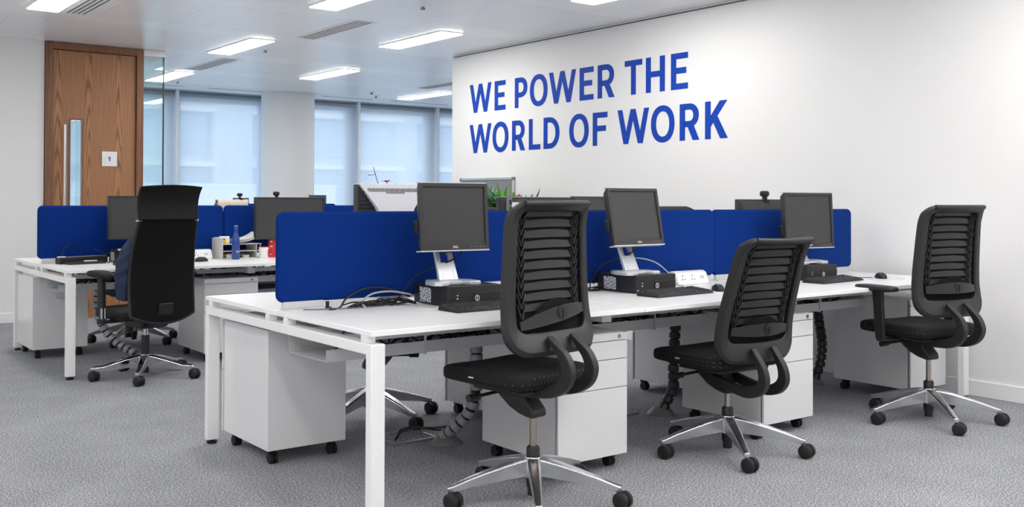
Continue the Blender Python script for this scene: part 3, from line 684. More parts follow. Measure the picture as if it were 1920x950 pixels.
task_chair('black task chair with an armrest, closest to the lettered wall', 5.2391, 3.0288, 79, 15.7, arms=True)
task_chair('task chair beyond the front bench, only its star base showing under the left desk', 2.755, 4.86, 268, 64, dz=-0.06, detail=False)
task_chair('task chair beyond the front bench, its top just above the screen near the wall', 5.36, 4.93, 265, 50, dz=-0.025, detail=False)
task_chair('task chair beyond the rear bench, its base visible behind the high-back chair', 2.62, 8.66, 275, 10, dz=-0.07, detail=False)
task_chair('task chair on the far side of the rear bench draped with a beige fleece', 3.73, 9.1, 270, 40, dz=-0.06, detail=False)
fl = MB().grid(lambda u, v, o: (3.73+(u-0.5)*0.30+0.006*sin(v*20), 9.31+(0.042+o)*cos(pi*(v*1.5-0.25))*-1+0.004*sin(u*25), 1.145+(0.045+o)*sin(pi*(v*1.5-0.25))-0.0+0.004*sin(u*18+2)-(0.10*max(0, 0.12-v)+0.10*max(0, v-0.88))*4), 24, 24, 0.012)
tag(obj('fleece_throw', fl, FLEECE, ang=80), 'beige fleece throw bundled on a chair behind the rear screens', 'blanket')

# ------------------------------------------------------------------ high-back chair with a jacket hung over its front
EX, EY, EA = 2.167, 6.912, 101
ex = thing('executive_chair', 'black high-back mesh chair with headrest at the rear bench, a navy jacket over its front', 'office chair', (EX, EY, 0), R(EA-90))
star_base(ex, 28.25-(EA-90), 0.336, CHROME, BLACK, tilt=0.066, hub=0.156)
obj('gas_lift', MB().cyl((0, 0, 0.15), (0, 0, 0.36), 0.016, n=20), CHROME, ex)
obj('lift_collar', MB().lathe([(0.027, 0.15), (0.027, 0.285)], n=24), BLACK, ex)
obj('lift_shroud', MB().lathe([(0.024, 0.03), (0.024, 0.08)], n=20), BLACK, ex)
obj('seat', MB().sell((0, 0.04, 0.44), 0.25, 0.25, 0.045, 0.5, 0.35, 64, 18, fn=lambda a, b, c: (a, b, c-0.6*max(0, b-0.12)**2)), LEATHER, ex, ang=80)
obj('tilt_mechanism', MB().box(-0.09, -0.12, 0.34, 0.09, 0.1, 0.4), BLACK, ex, bevel=0.015, seg=3)
obj('tension_knob', MB().cyl((-0.05, 0.13, 0.29), (-0.05, 0.13, 0.36), 0.026, n=20).cyl((-0.05, 0.10, 0.35), (-0.05, 0.13, 0.35), 0.012), BLACK, ex)
obj('lever', MB().cyl((0.09, 0.02, 0.37), (0.23, 0.02, 0.365), 0.008).box(0.19, 0.0, 0.355, 0.26, 0.04, 0.372), BLACK, ex, bevel=0.004)
obj('back_stem', MB().prism([(-0.06, 0.345), (-0.06, 0.39), (-0.22, 0.43), (-0.255, 0.52), (-0.285, 0.52), (-0.25, 0.4), (-0.2, 0.36)], lambda a, b: (-0.05, a, b), lambda a, b: (0.05, a, b)), BLACK, ex, bevel=0.006)
def eprof(z): return -0.245-0.05*((z-0.42)/0.7)+0.05*sin(max(0, (z-0.42))/0.62*pi)*0.8
def ebk(u, v, o):
    z = 0.39+v*0.68; hw = 0.226-0.022*v+0.012*sin(v*pi); xx = (u*2-1)*hw
    z += 0.05*(xx/0.22)**2*(1-v)**4 - 0.0
    return (xx, eprof(z)+0.55*xx*xx-o, z)
bk = obj('backrest', MB().grid(ebk, 20, 30, 0.022), EMESH, ex, bevel=0.004)
bdr = MB()
for s0 in (0, 1): bdr.tube([ebk(s0, v/16, 0.011) for v in range(17)], 0.012, 8, smooth=0)
bdr.tube([ebk(u/12, 0, 0.011) for u in range(13)], 0.012, 8, smooth=0)
obj('back_frame', bdr, BLACK, bk)
def ehd(u, v, o):
    z = 1.07+v*0.22; hw = 0.21+0.006*sin(v*pi)+0.010*v**4; xx = (u*2-1)*hw
    return (xx, eprof(1.08)+0.5*xx*xx+0.018*sin(v*pi*0.8)-0.055*v**3-o+0.02*(1-(2*u-1)**8)*0, z+0.012*(1-(2*u-1)**2)*v)
obj('headrest', MB().grid(ehd, 20, 14, 0.035), LEATHER, ex, bevel=0.01, seg=3)
hj = MB()
for s0 in (-1, 1): hj.box(s0*0.205-0.015, eprof(1.08)+0.0, 1.062, s0*0.205+0.015, eprof(1.08)+0.03, 1.071)
obj('headrest_clip', hj, CHROME, ex, bevel=0.002)
for s0 in (-1, 1):
    ar = obj('armrest', MB().cyl((s0*0.30, 0.02, 0.40), (s0*0.30, 0.02, 0.52), 0.017, n=16).cyl((s0*0.30, 0.02, 0.49), (s0*0.30, 0.025, 0.70), 0.026, n=20).cyl((s0*0.30, 0.02, 0.385), (s0*0.30, 0.02, 0.42), 0.03, n=20).box(min(s0*0.12, s0*0.30), 0.0, 0.385, max(s0*0.12, s0*0.30), 0.045, 0.405), BLACK, ex, bevel=0.003)
    obj('armrest_post', MB().cyl((s0*0.30-0.011, -0.005, 0.42), (s0*0.30-0.011, -0.005, 0.49), 0.008, n=12).cyl((s0*0.30+0.011, -0.005, 0.42), (s0*0.30+0.011, -0.005, 0.49), 0.008, n=12), CHROME, ar)
    obj('armrest_pad', MB().sell((s0*0.30, 0.04, 0.712), 0.05, 0.14, 0.024, 0.7, 0.6, 36, 14, fn=lambda a, b, c: (a, b, c-0.35*max(0, -b-0.03)**2*6)), LEATHER, ar, ang=80)

jk = thing('jacket', 'navy jacket hung over the front of the black high-back chair, one sleeve showing', 'jacket', (EX, EY, 0), R(EA-90))
def jbody(u, v, o):
    xx = (u*2-1)*(0.195+0.012*sin(v*9)); z = 0.50+v*0.49
    return (xx, eprof(z)+0.55*xx*xx+0.022+o*(1+0.25*sin(u*22+v*5))+0.006*sin(v*14+u*9), z-0.05*(2*u-1)**2*v)
obj('body', MB().grid(jbody, 28, 22, 0.035), NAVY, jk, ang=80)
for s0 in (-1, 1):
    sp_ = []; q_ = 40
    for i in range(q_+1):
        v = i/q_; c = Vector((s0*((0.19 if s0 < 0 else 0.10)+0.055*sin(min(1, v*1.4)*pi/2)-0.02*max(0, v-0.6)*(1 if s0 < 0 else 3)), max(eprof(0.955-0.40*v)+0.085, eprof(0.95)+0.075+0.06*v), 0.955-0.40*v)); r_ = (0.05+0.012*sin(v*pi)-0.008*v)*(0.55+0.45*min(1, v*6))
        sp_.append([(c.x+r_*0.8*cos(2*pi*k/20)*(1+0.10*sin(v*30+k)), c.y+r_*1.1*sin(2*pi*k/20)*(1+0.10*sin(v*24+k*0.7)), c.z+0.012*sin(2*pi*k/20)+0.02*cos(2*pi*k/20)*-s0*(1-v)) for k in range(20)])
    obj('sleeve', MB().rings(sp_), NAVY, jk, ang=80)
obj('collar', MB().tube([(-0.12, eprof(0.97)+0.045, 0.95), (-0.06, eprof(0.99)+0.05, 0.985), (0.0, eprof(1.0)+0.05, 0.995), (0.06, eprof(0.99)+0.05, 0.985), (0.12, eprof(0.97)+0.045, 0.95)], 0.018, 10), NAVY, jk, ang=80)

# ------------------------------------------------------------------ computers
def pc(label, x, y, z=0.73, w=0.29, d=0.295, h=0.093, rz=0, sticker=True):
    p_ = thing('desktop_computer', label, 'computer', (x, y, z), rz, 'small black desktop computers')
    obj('case', MB().box(0, 0.014, 0.004, w, d, h), BLACK, p_, bevel=0.003)
    obj('front_grille', MB().box(0, 0, 0.003, w, 0.013, h), PCMESH, p_, bevel=0.002)
    bay = obj('drive_bay', MB().box(0.135, -0.004, 0.012, w-0.003, 0, 0.062), DARK, p_, bevel=0.001)
    obj('disc_slot', MB().box(0.16, -0.0055, 0.048, w-0.012, -0.004, 0.058), BLACK, bay)
    k = MB(); k.strip([(0.150+0.013*cos(2*pi*i/28), 0.037+0.013*sin(2*pi*i/28)) for i in range(28)], [(0.150+0.0105*cos(2*pi*i/28), 0.037+0.0105*sin(2*pi*i/28)) for i in range(28)], lambda a, b: (a, -0.0052, b), lambda a, b: (a, -0.004, b), True)
    k.box(0.1485, -0.0052, 0.028, 0.1515, -0.004, 0.046)
    obj('badge', k, LOGO, bay)
    obj('port', MB().box(0.04, -0.0012, 0.035, 0.048, 0, 0.041).box(0.04, -0.0012, 0.05, 0.048, 0, 0.054), LOGO, p_)
    ft = MB()
    for a in (0.03, w-0.03):
        for b in (0.04, d-0.03): ft.cyl((a, b, 0), (a, b, 0.004), 0.01)
    obj('rubber_feet', ft, RUB, p_)
    if sticker: obj('spec_label', MB().box(-0.0008, 0.15, 0.012, 0, 0.245, 0.078), STICK, p_)
    obj('processor_sticker', MB().box(0.006, -0.0012, 0.008, 0.020, 0, 0.020), mat('blue_sticker', (90, 150, 210), 0.4), p_)
    return p_
def keyboard(label, x, y, rz):
    k_ = thing('keyboard', label, 'keyboard', (x, y, 0.73), rz, 'black keyboards')
    W_, D_ = 0.44, 0.145
    tray = obj('tray', MB().hexa([(0, 0, 0.001), (W_, 0, 0.001), (W_, D_, 0.001), (0, D_, 0.001)], [(0.004, 0.003, 0.012), (W_-0.004, 0.003, 0.012), (W_-0.004, D_-0.003, 0.024), (0.004, D_-0.003, 0.024)]), BLACK, k_, bevel=0.003)
    kc = MB()
    for row in range(6):
        yy = 0.012+row*0.0205+(0.004 if row == 5 else 0); z = 0.012+yy/D_*0.012
        cols = 15
        for c in range(cols):
            if row == 0 and 3 < c < 9: continue
            xx = 0.012+c*0.0192
            kc.hexa([(xx, yy, z), (xx+0.0165, yy, z), (xx+0.0165, yy+0.0165, z+0.0015), (xx, yy+0.0165, z+0.0015)], [(xx+0.002, yy+0.002, z+0.006), (xx+0.0145, yy+0.002, z+0.006), (xx+0.0145, yy+0.0145, z+0.0075), (xx+0.002, yy+0.0145, z+0.0075)])
        if row == 0: kc.hexa([(0.09, yy, z), (0.184, yy, z), (0.184, yy+0.0165, z+0.0015), (0.09, yy+0.0165, z+0.0015)], [(0.092, yy+0.002, z+0.006), (0.182, yy+0.002, z+0.006), (0.182, yy+0.0145, z+0.0075), (0.092, yy+0.0145, z+0.0075)])
        for c in range(7):
            if c == 3 or (row == 3 and c < 3): continue
            xx = 0.306+c*0.0182
            kc.hexa([(xx, yy, z), (xx+0.0165, yy, z), (xx+0.0165, yy+0.0165, z+0.0015), (xx, yy+0.0165, z+0.0015)], [(xx+0.002, yy+0.002, z+0.006), (xx+0.0145, yy+0.002, z+0.006), (xx+0.0145, yy+0.0145, z+0.0075), (xx+0.002, yy+0.0145, z+0.0075)])
    obj('keycaps', kc, mat('keycap', (40, 41, 45), 0.4), k_)
def mouse(label, x, y, rz, z=0.731):
    m_ = thing('computer_mouse', label, 'mouse', (x, y, z), rz, 'black computer mice')
    obj('shell', MB().sell((0, 0, 0.0), 0.031, 0.056, 0.036, 0.75, 0.85, 32, 16, fn=lambda a, b, c: (a*(1-0.12*(1-abs(b)/0.056)), b, max(c, 0)*(1-0.22*max(0, b)/0.056)+0.001)), BLACK, m_, ang=80)
    obj('wheel', MB().cyl((-0.003, 0.03, 0.024), (0.003, 0.03, 0.024), 0.011, n=16), GREYP, m_)
def monitor(label, x, y, rz, w, h, zb, tilt=5, style='silver', zbase=0.73, name='DELL', grp='monitors on the front desks', cam_=False):
    """front faces local -y; zb = height of the lower edge, zbase = surface it stands on"""
    m_ = thing('monitor', label, 'monitor', (x, y, zbase), rz, grp)
    zb -= zbase; T = Matrix.Translation((0, 0, zb)) @ Matrix.Rotation(R(-tilt), 4, 'X')
    hw = w/2; bz = 0.017 if style != 'flat' else 0.008; bb = 0.026 if style != 'flat' else 0.014
    cs = MB().hexa([(-hw, 0, 0), (hw, 0, 0), (hw-0.02, 0.045, 0.02), (-hw+0.02, 0.045, 0.02)], [(-hw, 0, h), (hw, 0, h), (hw-0.02, 0.045, h-0.02), (-hw+0.02, 0.045, h-0.02)])
    if style == 'flat': cs = MB().box(-hw, 0, 0, hw, 0.03, h)
    case = obj('casing', cs.xf(T), BEZEL, m_, bevel=0.003)
    bzl = MB().box(-hw, -0.012, 0, -hw+bz, 0, h).box(hw-bz, -0.012, 0, hw, 0, h).box(-hw+bz, -0.012, h-bz, hw-bz, 0, h).box(-hw+bz, -0.012, 0, hw-bz, 0, bb)
    obj('bezel', bzl.xf(T), BEZEL, case, bevel=0.002)
    obj('screen', MB().box(-hw+bz, -0.004, bb, hw-bz, -0.0005, h-bz).xf(T), SCREEN, case)
    if style == 'silver':
        obj('silver_trim', MB().box(-hw, -0.013, -0.006, hw, 0.03, 0).xf(T), SILVER, case); obj('silver_trim', MB().box(-hw+0.004, -0.008, h, hw-0.004, 0.02, h+0.004).xf(T), SILVER, case)
        obj('usb_ports', MB().box(-hw-0.009, 0.006, 0.075, -hw, 0.035, 0.135).xf(T), BLACK, case, bevel=0.003)
    if name:
        tm = text_mb(name, 0.0135, axes((0, -0.0126, bb*0.5), (1, 0, 0), (0, 0, 1), (0, -1, 0))); obj('logo', tm.xf(T), LOGO, case)
        bt = MB()
        for k in range(5): bt.cyl((hw-0.03-k*0.017, -0.012, bb*0.5), (hw-0.03-k*0.017, -0.0128, bb*0.5), 0.0028, n=10)
        obj('buttons', bt.xf(T), GREYP, case)
    c = T @ Vector((0, 0.04, h*0.5)); lo = T @ Vector((0, 0.03, -0.002))
    ybase = 0.11
    if style == 'silver':
        P_ = Matrix.Identity(4)
        # slotted neck leaning from the base up to the panel
        ny = lambda v_: 0.045+(v_-0.018)/max(0.05, zb)*0.07
        f0 = lambda s_, v_: (s_, ny(v_), v_); f1 = lambda s_, v_: (s_, ny(v_)+0.02, v_)
        top = zb+0.05; nk_ = MB(); hwb, hwt = 0.052, 0.042
        nk_.strip([(-hwb, 0.018), (-hwt, top)], [(-hwb+0.024, 0.018), (-hwt+0.024, top)], f0, f1).strip([(hwb-0.024, 0.018), (hwt-0.024, top)], [(hwb, 0.018), (hwt, top)], f0, f1)
        z1, z2 = 0.018+0.5*(zb), 0.018+0.86*zb
        nk_.strip([(-hwb+0.022, 0.018), (-hwb+0.022, z1)], [(hwb-0.022, 0.018), (hwb-0.022, z1)], f0, f1).strip([(-hwt+0.022, z2), (-hwt+0.022, top)], [(hwt-0.022, z2), (hwt-0.022, top)], f0, f1)
        neck = obj('neck', nk_, SILVER, m_, bevel=0.003)
        obj('hinge', MB().box(-0.038, 0.05, zb-0.015, 0.038, 0.112, zb+0.035).box(-0.05, 0.03, zb+0.035, 0.05, 0.1, zb+0.16), BLACK, m_, bevel=0.004)
        pb = [(-0.125, -0.035), (-0.10, -0.06), (-0.055, -0.05), (-0.035, -0.01), (0.035, -0.01), (0.055, -0.05), (0.10, -0.06), (0.125, -0.035), (0.125, 0.05), (0.08, 0.13), (-0.08, 0.13), (-0.125, 0.05)]
        obj('base', MB().prism(pb, lambda a, b: (a, b, 0.0), lambda a, b: (a*0.97, b, 0.018)), SILVER, m_, bevel=0.004)
    else:
        obj('neck', MB().box(-0.04, 0.05, 0.012, 0.04, 0.075, zb+h*0.55), BLACK, m_, bevel=0.003)
        obj('hinge', MB().box(-0.045, 0.02, zb+h*0.4, 0.045, 0.06, zb+h*0.6), BLACK, m_, bevel=0.003)
        obj('base', MB().sell((0, 0.05, 0.006), 0.12, 0.09, 0.006, 0.3, 0.6), BLACK, m_)
    return m_, T
YP = 3.712
pcs = [pc('black desktop computer under the left monitor of the front bench', 2.498, YP), pc('black desktop computer under the middle monitor of the front bench', 3.652, YP-0.003), pc('black desktop computer under the right monitor, papers lying on it', 5.075, YP-0.01, sticker=False)]
monitor('small dark monitor on silver stand at the left of the front bench', 2.585, 3.80, R(-3), 0.365, 0.305, 0.982, 4, zbase=0.823)
monitor('small dark monitor on silver stand in the middle of the front bench, tilted back', 3.735, 3.775, R(1), 0.37, 0.30, 0.978, 11, zbase=0.823)
monitor('small dark monitor on the front bench nearest the lettered wall', 5.225, 3.80, R(-6), 0.42, 0.335, 0.925, 3, zbase=0.823)
keyboard('black keyboard in front of the left desktop computer', 2.405, 3.515, R(1)); keyboard('black keyboard in front of the middle desktop computer', 3.585, 3.485, R(4)); keyboard('black keyboard in front of the right desktop computer', 4.97, 3.512, R(4))
tag(obj('mouse_mat', MB().prism([(4.02, 3.50), (4.13, 3.44), (4.24, 3.52), (4.20, 3.66), (4.08, 3.66)], lambda a, b: (a, b, 0.7302), lambda a, b: (a, b, 0.7312)), mat('white_mat', (228, 230, 234), 0.6)), 'thin white sheet under the middle mouse', 'mouse mat')
tag(obj('mouse_mat', MB().prism([(5.47, 3.50), (5.62, 3.425), (5.80, 3.50), (5.83, 3.70), (5.62, 3.74)], lambda a, b: (a, b, 0.7302), lambda a, b: (a, b, 0.7312)), mat('pale_mat', (214, 218, 226), 0.6)), 'thin pale sheet under the mouse nearest the lettered wall', 'mouse mat')
mouse('black mouse on the front bench beside the middle keyboard', 4.13, 3.58, R(-30), 0.7313); mouse('black mouse on the front bench nearest the lettered wall', 5.63, 3.57, R(-35), 0.7313)
pp = MB().grid(lambda u, v, o: (5.10+u*0.30+v*0.02, 3.79+v*0.19, 0.8245+0.012*max(0, u-0.55)*2*(1+0.4*sin(v*3))+o), 12, 6, 0.002).grid(lambda u, v, o: (5.08+u*0.21, 3.745+v*0.2+0.03*u, 0.8275+0.008*(1-u)+o+0.004*u), 8, 4, 0.0015)
tag(obj('paper_sheets', pp, PAPER), 'loose white papers on top of the right desktop computer', 'paper')

# backs of the monitors on the far side of the front bench
def silver_back():
    m_ = thing('monitor', 'silver monitor seen from behind, black louvred sides, above the left blue screen', 'monitor', (2.600, 4.40, 0.73), pi, 'monitors on the front desks')
    hw, h, zb = 0.206, 0.355, 0.20
    case = obj('casing', MB().box(-hw, -0.012, zb, hw, 0.03, zb+h), BEZEL, m_, bevel=0.004)
    obj('screen', MB().box(-hw+0.02, -0.0135, zb+0.03, hw-0.02, -0.0125, zb+h-0.02), SCREEN, case)
    for s0 in (-1, 1):
        lv = MB().box(min(s0*(hw-0.006), s0*(hw-0.012)), 0.03, zb+0.03, max(s0*(hw-0.006), s0*(hw-0.012)), 0.033, zb+h-0.02)
        for k in range(16):
            z = zb+0.03+k*0.019; x1_ = hw-0.004; x0_ = hw-0.105+max(0, (z-(zb+h*0.62)))*0.75
            if x1_-x0_ > 0.01: lv.box(min(s0*x0_, s0*x1_), 0.03, z, max(s0*x0_, s0*x1_), 0.038, z+0.007)
        obj('side_louvres', lv, DARK, case)
    top = zb+h+0.004
    poly = [(-hw+0.002, top), (-hw+0.10, zb+h*0.66), (-hw+0.112, zb+h*0.5), (-hw+0.112, zb+0.01), (hw-0.112, zb+0.01), (hw-0.112, zb+h*0.5), (hw-0.10, zb+h*0.66), (hw-0.002, top)]
    sh = MB().prism(poly, lambda a, b: (a, 0.02, b), lambda a, b: (a*0.985, 0.062 if b < zb+h*0.9 else 0.045, b)).box(-hw, -0.014, zb+h, hw, 0.03, zb+h+0.004)
    shell = obj('silver_shell', sh, MWHITE, m_, bevel=0.006, seg=3)
    vs = MB()
    for k in range(46):
        x_ = -0.155+k*0.31/45; dp = 0.018+(0.009 if abs(x_) < 0.055 else 0); q = min(dp, 0.004+max(0, (0.165-abs(x_)))*0.9)
        z1 = top-0.022; yv = lambda z: 0.062-(z-(zb+h*0.66))/(top-zb-h*0.66)*0.017
        vs.hexa([(x_, yv(z1-q)-0.001, z1-q), (x_+0.0035, yv(z1-q)-0.001, z1-q), (x_+0.0035, yv(z1-q)+0.0012, z1-q), (x_, yv(z1-q)+0.0012, z1-q)], [(x_, yv(z1)-0.001, z1), (x_+0.0035, yv(z1)-0.001, z1), (x_+0.0035, yv(z1)+0.0012, z1), (x_, yv(z1)+0.0012, z1)])
    obj('vent_slots', vs, DARK, shell)
    obj('mount_plate', MB().box(-0.06, 0.062, zb+0.09, 0.06, 0.066, zb+0.2), MWHITE, shell, bevel=0.002)
    obj('neck', MB().box(-0.05, 0.066, 0.01, 0.05, 0.085, zb+0.2), SILVER, m_, bevel=0.003)
    obj('base', MB().box(-0.14, -0.05, 0, 0.14, 0.14, 0.012), SILVER, m_, bevel=0.004)
silver_back()
def dark_back(label, x, y, w, h, ztop, hubs=False, lab=False, camr=False, zbase=0.73, grp='monitors on the front desks', rz=pi, m=BEZEL):
    m_ = thing('monitor', label, 'monitor', (x, y, zbase), rz, grp); hw = w/2; zb = ztop-zbase-h
    case = obj('casing', MB().box(-hw, -0.012, zb, hw, 0.012, zb+h).hexa([(-hw+0.006, 0.012, zb+0.006), (hw-0.006, 0.012, zb+0.006), (hw-0.03, 0.045, zb+0.03), (-hw+0.03, 0.045, zb+0.03)], [(-hw+0.006, 0.012, zb+h-0.006), (hw-0.006, 0.012, zb+h-0.006), (hw-0.03, 0.03, zb+h-0.03), (-hw+0.03, 0.03, zb+h-0.03)]), m, m_, bevel=0.004)
    obj('screen', MB().box(-hw+0.014, -0.0135, zb+0.02, hw-0.014, -0.0122, zb+h-0.014), SCREEN, case)
    obj('neck', MB().box(-0.04, 0.046, 0.01, 0.04, 0.07, zb+h*0.6), BLACK, m_, bevel=0.003)
    obj('hinge', MB().box(-0.05, 0.03, zb+h*0.4, 0.05, 0.05, zb+h*0.6), BLACK, m_)
    obj('base', MB().box(-0.12, -0.06, 0, 0.12, 0.12, 0.01), BLACK, m_, bevel=0.004)
    if hubs:
        obj('silver_edge', MB().box(-hw, -0.014, zb+h, hw, 0.01, zb+h+0.003), SILVER, case)
        hb = obj('usb_hub', MB().box(hw-0.055, 0.046, zb+h-0.11, hw-0.027, 0.066, zb+h+0.018), GREYP, m_, bevel=0.004)
        obj('usb_port', MB().box(hw-0.047, 0.066, zb+h-0.04, hw-0.036, 0.068, zb+h-0.015).box(hw-0.047, 0.066, zb+h-0.08, hw-0.036, 0.068, zb+h-0.055), BLACK, hb)
        rg = MB().strip([(0.03*cos(2*pi*i/28), 0.03*sin(2*pi*i/28)) for i in range(28)], [(0.025*cos(2*pi*i/28), 0.025*sin(2*pi*i/28)) for i in range(28)], lambda a, b: (a+0.015, 0.043, zb+h-0.068+b), lambda a, b: (a+0.015, 0.047, zb+h-0.068+b), True)
        obj('badge', rg, SILVER, case)
    if lab: obj('asset_label', MB().box(hw-0.12, 0.036, zb+h-0.055, hw-0.065, 0.041, zb+h-0.028).xf(Matrix.Identity(4)), PAPER, case)
    return m_
dark_back('black monitor back with asset label and usb hub, behind the nearest chair', 3.548, 4.42, 0.52, 0.33, 1.226, True, True)
dark_back('plain black monitor back between the label monitor and the middle monitor', 4.098, 4.43, 0.53, 0.33, 1.233)
dark_back('black monitor back with a webcam on top, by the lettered wall', 5.53, 4.40, 0.55, 0.33, 1.220)
def webcam(label, x, y, z, rz=0, s=1.0):
    w_ = thing('webcam', label, 'webcam', (x, y, z), rz, 'small webcams on monitor tops')
    obj('head', MB().sell((0, 0, 0.038*s), 0.036*s, 0.022*s, 0.020*s, 0.6, 0.6), BLACK, w_, ang=80)
    obj('clip', MB().box(-0.012*s, -0.012, 0.0, 0.012*s, 0.016*s, 0.022*s).box(-0.02*s, 0.0125, -0.05*s, 0.022*s, 0.03, 0.0), BLACK, w_, bevel=0.003)
    obj('hinge', MB().cyl((-0.014*s, 0.0, 0.02*s), (0.014*s, 0.0, 0.02*s), 0.007*s), GREYP, w_)
    return w_
webcam('black webcam clipped on the monitor by the lettered wall', 5.55, 4.40, 1.2205, pi)
tag(obj('webcam_cable', MB().tube([(5.52, 4.355, 1.19), (5.50, 4.35, 1.16), (5.49, 4.345, 1.10), (5.50, 4.34, 1.0), (5.50, 4.33, 0.75), (5.5, 4.3, 0.734)], 0.002), CABLE), 'thin black cable hanging from the webcam', 'cable')

# power modules
def power(label, x, y, z, rz, ln=0.26):
    p_ = thing('power_module', label, 'power socket', (x, y, z), rz, 'white desktop power modules')
    pf = [(-0.05, 0), (0.04, 0), (0.04, 0.065), (0.025, 0.078), (-0.005, 0.078), (-0.025, 0.07), (-0.05, 0.012)]
    obj('housing', MB().prism(pf, lambda a, b: (-ln/2, a, b), lambda a, b: (ln/2, a, b)), SOCK, p_, bevel=0.012, seg=4)
    def face(s_, v_): # along the sloping front
        a = Vector((0, -0.05, 0.012)); b = Vector((0, -0.025, 0.07)); q = a+(b-a)*v_; return (s_, q.y-0.0006, q.z)
    so = MB()
    for cx in (-0.08, 0.0):
        for dx, v_, ww, hh in ((-0.011, 0.35, 0.003, 0.06), (0.011, 0.35, 0.003, 0.06), (0.0, 0.68, 0.002, 0.11)):
            so.prism([(cx+dx-ww, v_-hh), (cx+dx+ww, v_-hh), (cx+dx+ww, v_+hh), (cx+dx-ww, v_+hh)], face, lambda s_, v_: tuple(Vector(face(s_, v_))+Vector((0, 0.001, 0))))
    obj('socket_holes', so, DARK, p_)
    us = MB()
    for dx in (0.07, 0.085): us.prism([(dx-0.003, 0.38), (dx+0.003, 0.38), (dx+0.003, 0.64), (dx-0.003, 0.64)], face, lambda s_, v_: tuple(Vector(face(s_, v_))+Vector((0, 0.001, 0))))
    obj('usb_slots', us, GREYP, p_)
power('white power module on the front bench right of the middle desktop computer', 4.325, 3.972, 0.73, R(0)); power('white power module behind the left desktop computer, partly hidden by the nearest chair', 3.03, 3.98, 0.73, 0, 0.34)
power('white power module on the rear bench right of the high-back chair', 2.84, 7.84, 0.73, R(0))

# ------------------------------------------------------------------ cables
def cable(label, pts, r=0.003, m=CABLE, grp=None):
    return tag(obj('cable', MB().tube(pts, r, 8, smooth=6), m), label, 'cable', grp)
z0 = 0.7335
cable('black cable from the left monitor hanging under its panel', [(2.66, 3.845, 0.99), (2.655, 3.85, 0.96), (2.62, 3.862, 0.935), (2.575, 3.895, 0.91), (2.50, 3.98, 0.86), (2.45, 4.0, 0.80), (2.40, 4.015, 0.74), (2.36, 4.0, z0)], 0.0035)
cable('black cable from the middle monitor hanging under its panel', [(3.81, 3.83, 0.99), (3.80, 3.835, 0.96), (3.765, 3.845, 0.94), (3.72, 3.88, 0.91), (3.66, 3.98, 0.86), (3.62, 4.015, 0.78), (3.60, 4.01, z0)], 0.0035)
cable('black cable arching behind the middle desktop computer', [(3.40, 3.90, z0), (3.42, 3.93, 0.80), (3.50, 3.97, 0.855), (3.585, 3.98, 0.84), (3.635, 4.01, 0.80), (3.64, 4.02, 0.76)], 0.004)
cable('pale grey cable arching from the middle monitor to the power module', [(3.79, 3.97, 0.87), (3.88, 3.96, 0.895), (4.02, 3.94, 0.87), (4.12, 3.92, 0.80), (4.16, 3.90, 0.745), (4.18, 3.87, z0)], 0.0035, GCABLE)
cable('grey looped cable behind the left desktop computer', [(2.47, 3.99, 0.77), (2.36, 3.985, 0.79), (2.26, 3.98, 0.785), (2.19, 3.95, 0.755), (2.185, 3.91, z0)], 0.0045, GCABLE)
cable('black looped cable rising behind the left desktop computer', [(2.47, 4.0, 0.76), (2.36, 4.0, 0.80), (2.24, 4.0, 0.81), (2.13, 3.975, 0.775), (2.08, 3.95, 0.737), (2.02, 3.93, z0)], 0.0045)
cable('thin grey cable lying on the front bench below the left blue screen', [(1.93, 4.0, z0), (1.98, 3.965, z0), (2.08, 3.935, z0), (2.18, 3.94, z0), (2.30, 3.95, z0)], 0.003, GREYP)
kb = MB()
for k in range(10):
    a = 2.15+rnd.uniform(-0.06, 0.06); b = 2.46
    kb.tube([(a+(b-a)*i/5, 3.955+rnd.uniform(-0.03, 0.028), 0.734+rnd.uniform(0, 0.028)*(1 if 0 < i < 5 else 0.4)) for i in range(6)], 0.0035, 6, smooth=4)
o = tag(obj('cable_tangle', kb, CABLE), 'tangle of black cables beside the left desktop computer', 'cables'); o['kind'] = 'stuff'
kb = MB()
for k in range(5):
    kb.tube([(3.46+i*0.036+rnd.uniform(-0.01, 0.01), 3.965+rnd.uniform(-0.03, 0.03), 0.734+rnd.uniform(0, 0.015)) for i in range(6)], 0.0035, 6, smooth=4)
o = tag(obj('cable_tangle', kb, CABLE), 'small tangle of black cables left of the middle desktop computer', 'cables'); o['kind'] = 'stuff'
cable('black cable of the mouse beside the middle keyboard', [(4.10, 3.63, 0.736), (4.05, 3.70, z0), (3.96, 3.73, z0), (3.90, 3.72, z0)], 0.002); cable('black cable of the mouse nearest the lettered wall', [(5.60, 3.61, 0.736), (5.54, 3.68, z0), (5.46, 3.69, z0), (5.40, 3.70, z0)], 0.002)
def tray_cables(label, X0, Y0, n, seed):
    q = random.Random(seed); kb = MB()
    for k in range(24*n):
        x = X0+0.12+q.random()*(n*L-0.75); y = Y0+0.48+q.random()*0.28; ln_ = 0.25+q.random()*0.35
        kb.tube([(x+ln_*i/5, min(Y0+0.785, max(Y0+0.462, y+q.uniform(-0.08, 0.08))), 0.562+q.uniform(0.0, 0.138)*(1 if i not in (0, 5) else 0.2)) for i in range(6)], q.choice((0.0035, 0.0045, 0.006)), 6, smooth=3, m=0 if q.random() < 0.88 else 1)
    o = tag(obj('tray_cables', kb, [CABLE, GREYP]), label, 'cables'); o['kind'] = 'stuff'
tray_cables('tangled black cables lying in the tray under the front bench', 1.822, 3.2167, 3, 3); tray_cables('tangled black cables lying in the tray under the rear bench', 1.70, 7.085, 2, 4)

